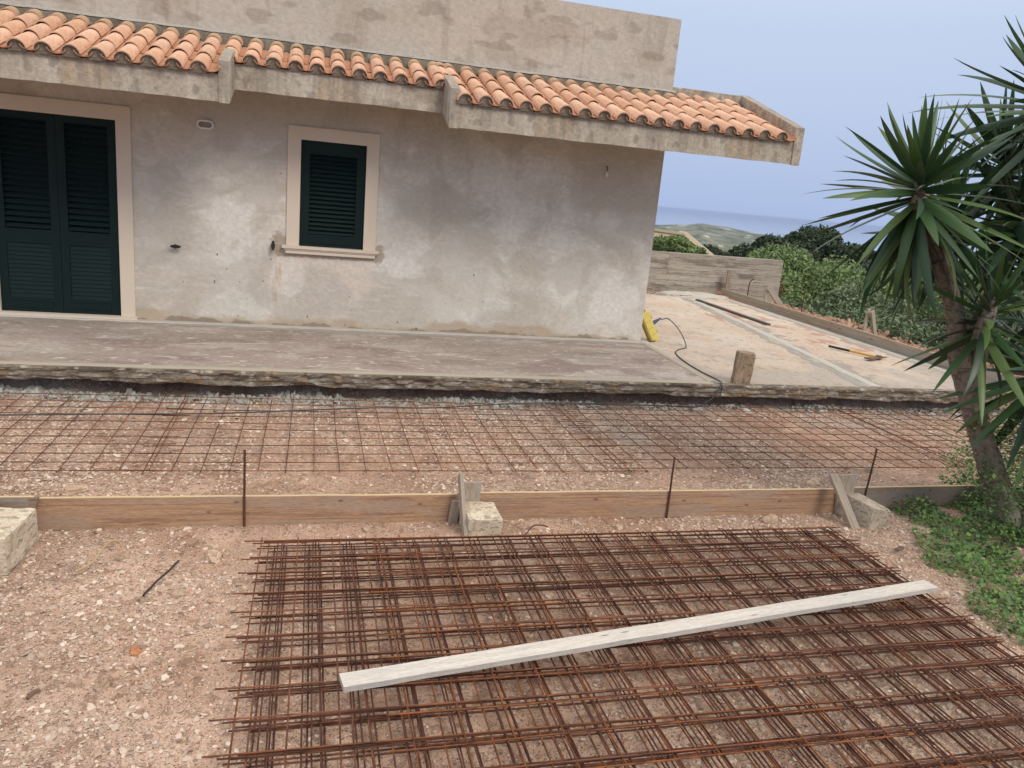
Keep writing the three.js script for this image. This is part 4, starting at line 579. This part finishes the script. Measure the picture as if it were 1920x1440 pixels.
function bladeGeo(bend, fold) { // unit-length sword leaf along +y, bending towards +z
  const N = 9, pos = [], idx = []; for (let i = 0; i <= N; i++) { const t = i / N, w = 0.043 * Math.min(1, 0.5 + 1.6 * t) * Math.pow(1 - Math.pow(t, 2.1), 0.8) + 0.0012, a = bend * t * t, y = t * Math.cos(a * 0.6), z = t * Math.sin(a * 0.6); pos.push(-w, y, z + fold * w, 0, y, z, w, y, z + fold * w); }
  for (let i = 0; i < N; i++) for (const k of [0, 1]) { const a = i * 3 + k; idx.push(a, a + 1, a + 3, a + 1, a + 4, a + 3); }
  const g = new THREE.BufferGeometry(); g.setAttribute('position', new THREE.Float32BufferAttribute(pos, 3)); g.setIndex(idx); g.computeVertexNormals(); return g;
}
{
  const q = rng(64), blades = [[-0.08, 0.3], [0.06, 0.35], [0.2, 0.3], [0.45, 0.3], [0.95, 0.3]].map(([b, f]) => bladeGeo(b, f)), up = new THREE.Vector3(0, 1, 0), right = new THREE.Vector3(1, 0, 0), qa = new THREE.Quaternion(), qb = new THREE.Quaternion(), qc = new THREE.Quaternion();
  const yucca = (B, label, limbs, crowns) => {
    const y = thing('yucca_tree', B, label, 'tree', 'yuccas at the right edge'), L = (p) => [p[0] - B[0], p[1] - B[1], p[2] - B[2]];
    for (const [name, pts, radii, seg, rad] of limbs) part(y, name, limb(pts.map(L), radii, seg, rad), M.bark);
    for (const [c, axis, len, n, droop] of crowns) {
      const stem = new THREE.LatheGeometry([[0.0, 0.10], [0.02, 0.08], [0.042, 0.0], [0.055, -0.12], [0.048, -0.26]].map((p) => new THREE.Vector2(...p)), 10); qa.setFromUnitVectors(up, new THREE.Vector3(...axis).normalize());
      const m = part(y, 'crown', stem, M.bark, L(c)); m.quaternion.copy(qa);
      for (let i = 0; i < n; i++) { const t = (i + 0.5) / n, th = 0.10 + Math.pow(t, 0.82) * (1.55 + droop) + (q() - 0.5) * 0.22, ph = i * 2.39996 + (q() - 0.5) * 0.7, l = len * (0.62 + 0.38 * Math.sin(Math.min(1, t * 1.5) * Math.PI / 2)) * (0.82 + q() * 0.3), bi = t < 0.35 ? (q() < 0.6 ? 0 : 1) : t < 0.7 ? (q() < 0.6 ? 1 : 2) : Math.min(4, 1 + Math.floor(q() * 3.3));
        const leaf = part(m, 'leaf', blades[bi], leafMats[t < 0.35 ? Math.floor(q() * 3) : Math.floor(q() * 4)], [0, 0.07 - 0.24 * t, 0]);
        leaf.quaternion.setFromAxisAngle(up, ph).multiply(qb.setFromAxisAngle(right, th)).multiply(qc.setFromAxisAngle(up, (q() + q() - 1) * 1.1)); leaf.position.add(new THREE.Vector3(Math.sin(ph) * Math.sin(th), Math.cos(th), Math.cos(ph) * Math.sin(th)).multiplyScalar(0.03)); leaf.scale.set(l * (1.05 + q() * 0.4), l, l); }
    }
    return [y, L];
  };
  const [y, L] = yucca([5.30, 0, -4.45], 'leaning yucca whose left crown stands clear against the sky', [
    ['trunk', [[5.36, -0.15, -4.45], [5.22, 0.16, -4.47], [5.08, 0.42, -4.48], [4.94, 0.66, -4.5], [4.81, 0.86, -4.5], [4.68, 1.08, -4.5], [4.54, 1.33, -4.5], [4.44, 1.55, -4.5], [4.33, 1.78, -4.5], [4.18, 2.0, -4.5], [3.99, 2.28, -4.5], [3.89, 2.48, -4.5]], [0.165, 0.115, 0.10, 0.088, 0.08, 0.077, 0.082, 0.064, 0.058, 0.055, 0.052, 0.05], 70, 14],
    ['branch', [[4.62, 1.2, -4.5], [4.60, 1.38, -4.42], [4.50, 1.56, -4.34], [4.43, 1.70, -4.3]], [0.06, 0.05, 0.042, 0.036], 18, 10],
    ['branch', [[4.50, 1.42, -4.52], [4.70, 1.68, -4.6], [4.79, 2.0, -4.58], [4.82, 2.3, -4.55]], [0.05, 0.045, 0.04, 0.036], 20, 10]],
    [[[3.885, 2.50, -4.5], [-0.10, 1, 0.05], 0.72, 104, 1.28], [[4.45, 1.74, -4.28], [0.05, 1, 0.1], 0.60, 48, 0.8], [[4.82, 2.34, -4.55], [-0.15, 1, 0.1], 0.74, 66, 0.8], [[4.42, 2.30, -4.75], [-0.1, 1, -0.1], 0.70, 50, 0.7]]);
  yucca([5.50, 0, -4.36], 'thick-based yucca cut by the right picture edge', [
    ['trunk', [[5.52, -0.2, -4.36], [5.50, 0.12, -4.36], [5.54, 0.5, -4.36], [5.62, 1.0, -4.4], [5.60, 1.8, -4.45], [5.35, 2.4, -4.5], [5.05, 2.8, -4.5], [4.80, 3.15, -4.45]], [0.30, 0.21, 0.17, 0.14, 0.12, 0.10, 0.08, 0.06], 50, 14],
    ['branch', [[5.36, 0.30, -4.34], [5.16, 0.72, -4.26], [5.06, 1.05, -4.22], [5.0, 1.36, -4.2]], [0.07, 0.06, 0.052, 0.04], 20, 10],
    ['branch', [[5.45, 2.1, -4.5], [5.2, 2.4, -4.75], [4.95, 2.62, -4.95]], [0.08, 0.06, 0.05], 16, 10],
    ['branch', [[5.62, 1.3, -4.42], [5.45, 1.7, -4.3], [5.2, 2.0, -4.2]], [0.08, 0.06, 0.05], 16, 10]],
    [[[4.74, 3.14, -4.42], [-0.3, 1, 0.1], 0.80, 64, 0.7], [[4.95, 1.42, -4.18], [0.0, 1, 0.1], 0.76, 66, 0.95], [[4.88, 2.72, -4.85], [-0.3, 1, 0.0], 0.76, 60, 0.7], [[5.12, 2.02, -4.2], [-0.2, 1, 0.1], 0.72, 56, 0.6], [[5.2, 2.75, -4.2], [-0.2, 1, 0.1], 0.78, 50, 0.6]]);
  part(y, 'flower_stalk', tube([[0.03, 0, 0], [0.06, 0.14, 0], [0.05, 0.26, 0.01], [0.10, 0.36, 0]].map((p) => L([p[0] + 3.92, p[1] + 2.55, p[2] - 4.46])), 0.004, 14, 5), std({ color: lin(0.16, 0.12, 0.10) }));
}
// weeds and ivy at the foot of the yucca
function leafPatch(name, place, count, sizes, tones, label, category, seed) {
  const s = new THREE.BufferGeometry(); s.setAttribute('position', new THREE.Float32BufferAttribute([0, 0, 0, -0.42, 0.12, 0.45, 0, 0, 0.5, 0.42, 0.12, 0.45, 0, 0.03, 1.0], 3)); s.setIndex([0, 2, 1, 0, 3, 2, 1, 2, 4, 2, 3, 4]); s.computeVertexNormals();
  const mat = new THREE.MeshPhysicalMaterial({ color: 0xffffff, roughness: 0.7, transmission: 0.3, thickness: 0, side: THREE.DoubleSide }), im = new THREE.InstancedMesh(s, mat, count), o = new THREE.Object3D(), q = rng(seed), c = new THREE.Color();
  for (let i = 0; i < count; i++) { const p = place(q); o.position.set(...p); o.rotation.set((q() - 0.75) * 1.4, q() * 6.28, (q() - 0.5) * 0.9, 'YXZ'); const k = sizes[0] + Math.pow(q(), 2) * (sizes[1] - sizes[0]); o.scale.set(k, k, k); o.updateMatrix(); im.setMatrixAt(i, o.matrix); const t = tones[Math.floor(q() * tones.length)], b = 0.75 + q() * 0.5; im.setColorAt(i, c.setRGB(t[0] * b, t[1] * b, t[2] * b)); }
  im.name = numbered(name); scene.add(im); return tag(im, label, category, null, 'stuff');
}
const greens = [[0.115, 0.24, 0.045], [0.13, 0.27, 0.05], [0.075, 0.17, 0.04], [0.18, 0.30, 0.06], [0.12, 0.20, 0.08]];
{
  const edge = (z) => 4.22 + (z + 3.9) * -0.32 + (fbm(z * 3, 2, 3) - 0.5) * 0.5; // left limit of the patch
  leafPatch('weeds', (q) => { for (;;) { const z = -5.0 + q() * 2.0, x = edge(z) + Math.pow(q(), 0.9) * 1.9; const n = fbm(x * 3, z * 3, 3); if (n < 0.34 + (x - edge(z) < 0.2 ? 0.14 : 0)) continue; const h = q(); return [x, groundY(x, z) + 0.005 + h * h * 0.13 * sst(0.3, 0.65, n), z]; } }, 20000, [0.014, 0.046], greens, 'low green weeds covering the soil at the yucca foot', 'weeds', 31);
  leafPatch('creeper', (q) => { for (;;) { const h = q() * 1.0, a = q() * 6.28, r = 0.13 + q() * q() * 0.22, cx = 5.30 - h * 0.52, x = cx + Math.cos(a) * r * (h > 0.55 ? 1.1 : 1.3) + 0.06, z = -4.42 + Math.sin(a) * r * 0.9 + 0.03; if (fbm(x * 6 + 3, h * 7 + z * 3, 3) < 0.50 && q() > 0.12) continue; return [x, h, z]; } }, 3400, [0.016, 0.042], greens, 'green creeper and weeds climbing round the yucca trunks', 'creeper', 32);
  leafPatch('creeper', (q) => { for (;;) { const x = 5.35 + q() * 0.8, z = -4.9 + (q() - 0.5) * 0.9, h = q() * q() * 0.75; if (fbm(x * 5, h * 6 + z * 4, 3) < 0.46) continue; return [x, groundY(x, z) + h, z]; } }, 3600, [0.018, 0.048], greens, 'dark green bushy weeds behind the yucca base', 'creeper', 33);
}

// ---------------------------------------------------------------- trees and buildings beyond the terrace
function crownGeo(blobs, count, size, tones, seed, shell = 0.55) {
  const q = rng(seed), pos = new Float32Array(count * 12), col = new Float32Array(count * 12), idx = new Uint32Array(count * 6), vol = blobs.map((b) => b[3] * b[4] * b[5]), tot = vol.reduce((a, b) => a + Math.cbrt(b) ** 2, 0), a = new THREE.Vector3(), b = new THREE.Vector3(), n = new THREE.Vector3();
  for (let i = 0; i < count; i++) {
    let pick = q() * tot, k = 0; while (k < blobs.length - 1 && (pick -= Math.cbrt(vol[k]) ** 2) > 0) k++; const B = blobs[k];
    n.set(q() * 2 - 1, q() * 2 - 1, q() * 2 - 1).normalize(); const lump = 0.72 + 0.5 * fbm(n.x * 2.2 + k * 9 + 20, n.y * 2.2 + n.z * 2.2 + 20, 3), r = (shell + (1 - shell) * Math.pow(q(), 0.5)) * lump, cx = B[0] + n.x * B[3] * r, cy = B[1] + n.y * B[4] * r, cz = B[2] + n.z * B[5] * r;
    a.set(q() - 0.5, q() - 0.5, q() - 0.5).normalize(); b.set(q() - 0.5, q() - 0.5, q() - 0.5).cross(a).normalize(); const s = size * (0.6 + q() * 0.8), t = tones[Math.floor(q() * tones.length)], m = 0.75 + q() * 0.5;
    [[-1, 0], [0, -0.45], [1, 0], [0, 0.45]].forEach(([u, v], w) => { const o = i * 12 + w * 3; pos[o] = cx + (a.x * u + b.x * v) * s; pos[o + 1] = cy + (a.y * u + b.y * v) * s; pos[o + 2] = cz + (a.z * u + b.z * v) * s; col[o] = t[0] * m; col[o + 1] = t[1] * m; col[o + 2] = t[2] * m; });
    idx.set([i * 4, i * 4 + 1, i * 4 + 2, i * 4, i * 4 + 2, i * 4 + 3], i * 6);
  }
  const g = new THREE.BufferGeometry(); g.setAttribute('position', new THREE.BufferAttribute(pos, 3)); g.setAttribute('color', new THREE.BufferAttribute(col, 3)); g.setIndex(new THREE.BufferAttribute(idx, 1)); g.computeVertexNormals(); return g;
}
const foliage = new THREE.MeshPhysicalMaterial({ vertexColors: true, roughness: 0.75, transmission: 0.12, thickness: 0, side: THREE.DoubleSide });
function tree(name, at, R, hTop, lumps, count, size, tones, label, group, seed, flatY = 0.75, fill = 0.85) { // at = base, hTop = height of the crown top above base
  const t = thing(name, at, label, 'tree', group), q = rng(seed), blobs = [], cy = hTop - R * flatY;
  for (let i = 0; i < lumps; i++) { const a = i * 2.4 + q(), r = R * (i === 0 ? 0 : 0.38 + q() * 0.45), br = R * (0.30 + q() * 0.22); blobs.push([Math.cos(a) * r, cy + (i === 0 ? R * flatY * 0.45 : (q() - 0.55) * R * flatY * 1.1), Math.sin(a) * r, br * 1.1, br * (0.72 + q() * 0.2), br * 1.1]); }
  blobs.push([0, cy - R * 0.25, 0, R * fill, R * 0.55 * flatY, R * fill]);
  part(t, 'trunk', limb([[0, -0.4, 0], [0.08 * R, cy * 0.4, 0.05 * R], [-0.05 * R, cy * 0.8, 0], [0.05, cy + R * 0.2, 0]], [0.13 * R, 0.09 * R, 0.07 * R, 0.03 * R], 14, 8), M.bark);
  part(t, 'crown', crownGeo(blobs, Math.round(count * 1.7), size * 1.15, tones, seed, 0.62), foliage); return t;
}
const olive = [[0.125, 0.175, 0.085], [0.155, 0.205, 0.11], [0.09, 0.13, 0.062], [0.19, 0.235, 0.14]], carob = [[0.165, 0.245, 0.085], [0.195, 0.275, 0.10], [0.13, 0.195, 0.07], [0.225, 0.30, 0.12]], pine = [[0.032, 0.060, 0.026], [0.042, 0.072, 0.03], [0.026, 0.048, 0.022], [0.055, 0.08, 0.034]];
const gy = (x, z) => { const u = Math.max(x - 10.5, -(z + 18.8)); return u < 0 ? -0.5 : -0.6 - 3.0 * (1 - Math.exp(-u / 7)) - u * 0.045; };
const at3 = (x, z) => [x, gy(x, z), z], topTo = (x, z, y) => y - gy(x, z);
{
  const go = 'olive trees beyond the terrace', gc = 'bright green trees beyond the olives', gp = 'dark pines farther off';
  const T = (n, x, z, R, top, lumps, count, size, tones, lab, grp, seed, fy, fill) => tree(n, at3(x, z), R, topTo(x, z, top), lumps, count, size, tones, lab, grp, seed, fy, fill);
  T('olive_tree', 13.2, -19.2, 1.9, 0.35, 9, 16000, 0.055, olive, 'olive tree just right of the board-marked wall end', go, 501, 0.85);
  T('olive_tree', 14.6, -16.4, 1.8, 0.25, 9, 16000, 0.055, olive, 'grey-green olive tree behind the timber stake and brace', go, 502, 0.85);
  T('olive_tree', 15.6, -13.6, 1.8, 0.4, 9, 16000, 0.055, olive, 'olive tree seen left of the yucca trunk', go, 503, 0.85);
  T('olive_tree', 16.0, -10.6, 1.9, 0.5, 9, 14000, 0.055, olive, 'olive tree seen behind the yucca trunk', go, 504, 0.85);
  T('olive_tree', 17.0, -7.8, 1.9, 0.5, 9, 10000, 0.06, olive, 'olive tree farthest right behind the yucca leaves', go, 505, 0.85);
  T('olive_tree', 16.2, -20.5, 2.1, 0.55, 9, 14000, 0.06, olive, 'olive tree in the second row below the pines', go, 506, 0.85);
  T('carob_tree', 20.4, -27.2, 3.0, 1.35, 16, 27000, 0.062, carob, 'bright green rounded tree below the pine crest', gc, 511, 0.8);
  T('carob_tree', 17.6, -27.6, 2.4, 0.65, 14, 21000, 0.058, carob, 'bright green bush between the wall end and the pines', gc, 512, 0.7);
  T('carob_tree', 23.2, -26.2, 3.0, 1.35, 16, 24000, 0.062, carob, 'bright green tree left of the yucca crown', gc, 513, 0.8);
  T('carob_tree', 24.8, -21.5, 3.0, 0.9, 12, 14000, 0.08, olive, 'green tree half hidden by drooping yucca leaves', gc, 514, 0.8);
  T('carob_tree', 26.5, -16.0, 3.2, 0.9, 12, 12000, 0.09, olive, 'green tree behind the yucca crowns', gc, 515, 0.8);
  T('pine_tree', 31.4, -49.6, 3.0, 1.15, 10, 12000, 0.13, pine, 'dark pine at the left of the crest', gp, 521, 0.7);
  T('pine_tree', 34.0, -49.0, 3.6, 2.05, 11, 16000, 0.13, pine, 'tallest dark pine on the crest', gp, 522, 0.75);
  T('pine_tree', 37.0, -47.5, 3.0, 1.05, 10, 12000, 0.13, pine, 'dark pine at the right shoulder of the crest', gp, 523, 0.7);
  T('pine_tree', 41.5, -46.0, 3.2, 0.35, 10, 12000, 0.13, pine, 'low dark pine near the yucca leaf tips', gp, 524, 0.6);
  T('pine_tree', 47.0, -43.0, 3.5, 0.1, 10, 10000, 0.14, pine, 'dark pine behind the yucca crown', gp, 525, 0.6);
  T('dark_tree', 25.0, -46.6, 1.7, 0.42, 7, 6000, 0.12, pine, 'small dark tree above the middle of the board-marked wall', 'small dark trees', 531, 1.1, 0.4);
  T('dark_tree', 26.4, -47.5, 1.3, -0.1, 6, 5000, 0.12, pine, 'low dark tree between the wall and the pine crest', 'small dark trees', 532, 0.9);
  T('dark_tree', 24.0, -50.8, 1.5, 0.75, 7, 5000, 0.12, pine, 'dark tree topping the beige house by the corner', 'small dark trees', 533, 0.8, 0.4);
  T('bush', 9.05, -18.7, 0.78, 1.52, 13, 5200, 0.055, carob, 'feathery green bush behind the left part of the board-marked wall', null, 546, 0.62, 0.45);
  T('dry_bush', 13.6, -22.6, 1.15, 0.85, 6, 5000, 0.06, [[0.20, 0.15, 0.06], [0.16, 0.15, 0.05], [0.24, 0.17, 0.08]], 'ochre dry bush above the right half of the wall', null, 542, 0.55, 0.5);
}
{ // neighbour's beige house and its sloping wall
  const t = thing('neighbour_house', [10.6, -1.5, -22.55], 'beige neighbouring house wall with sloping parapet beyond the terrace', 'house'), m = std({ color: lin(0.60, 0.50, 0.36), bumpMap: bumpAt(1), bumpScale: 0.004 });
  const s = new THREE.Shape([[-4.2, 0], [3.0, 0], [3.0, 1.38], [0.43, 2.94], [0.40, 2.97], [-4.2, 3.22]].map((p) => new THREE.Vector2(...p))); part(t, 'wall', new THREE.ExtrudeGeometry(s, { depth: 0.35, bevelEnabled: false }), m);
  part(t, 'coping', new THREE.BoxGeometry(4.62, 0.07, 0.45).rotateZ(-0.054).translate(-1.90, 3.105, 0.17), std({ color: lin(0.48, 0.40, 0.29) }));
  part(t, 'sloping_parapet', new THREE.BoxGeometry(2.9, 0.14, 0.5).rotateZ(-0.546).translate(1.66, 2.24, 0.2), std({ color: lin(0.66, 0.56, 0.42) }));
}
scene.fog = new THREE.FogExp2(new THREE.Color().setRGB(0.55, 0.68, 1.0), 0.00006);
scene.traverse((o) => { if (o.isMesh) { o.castShadow = true; o.receiveShadow = true; } });
renderer.render(scene, camera);
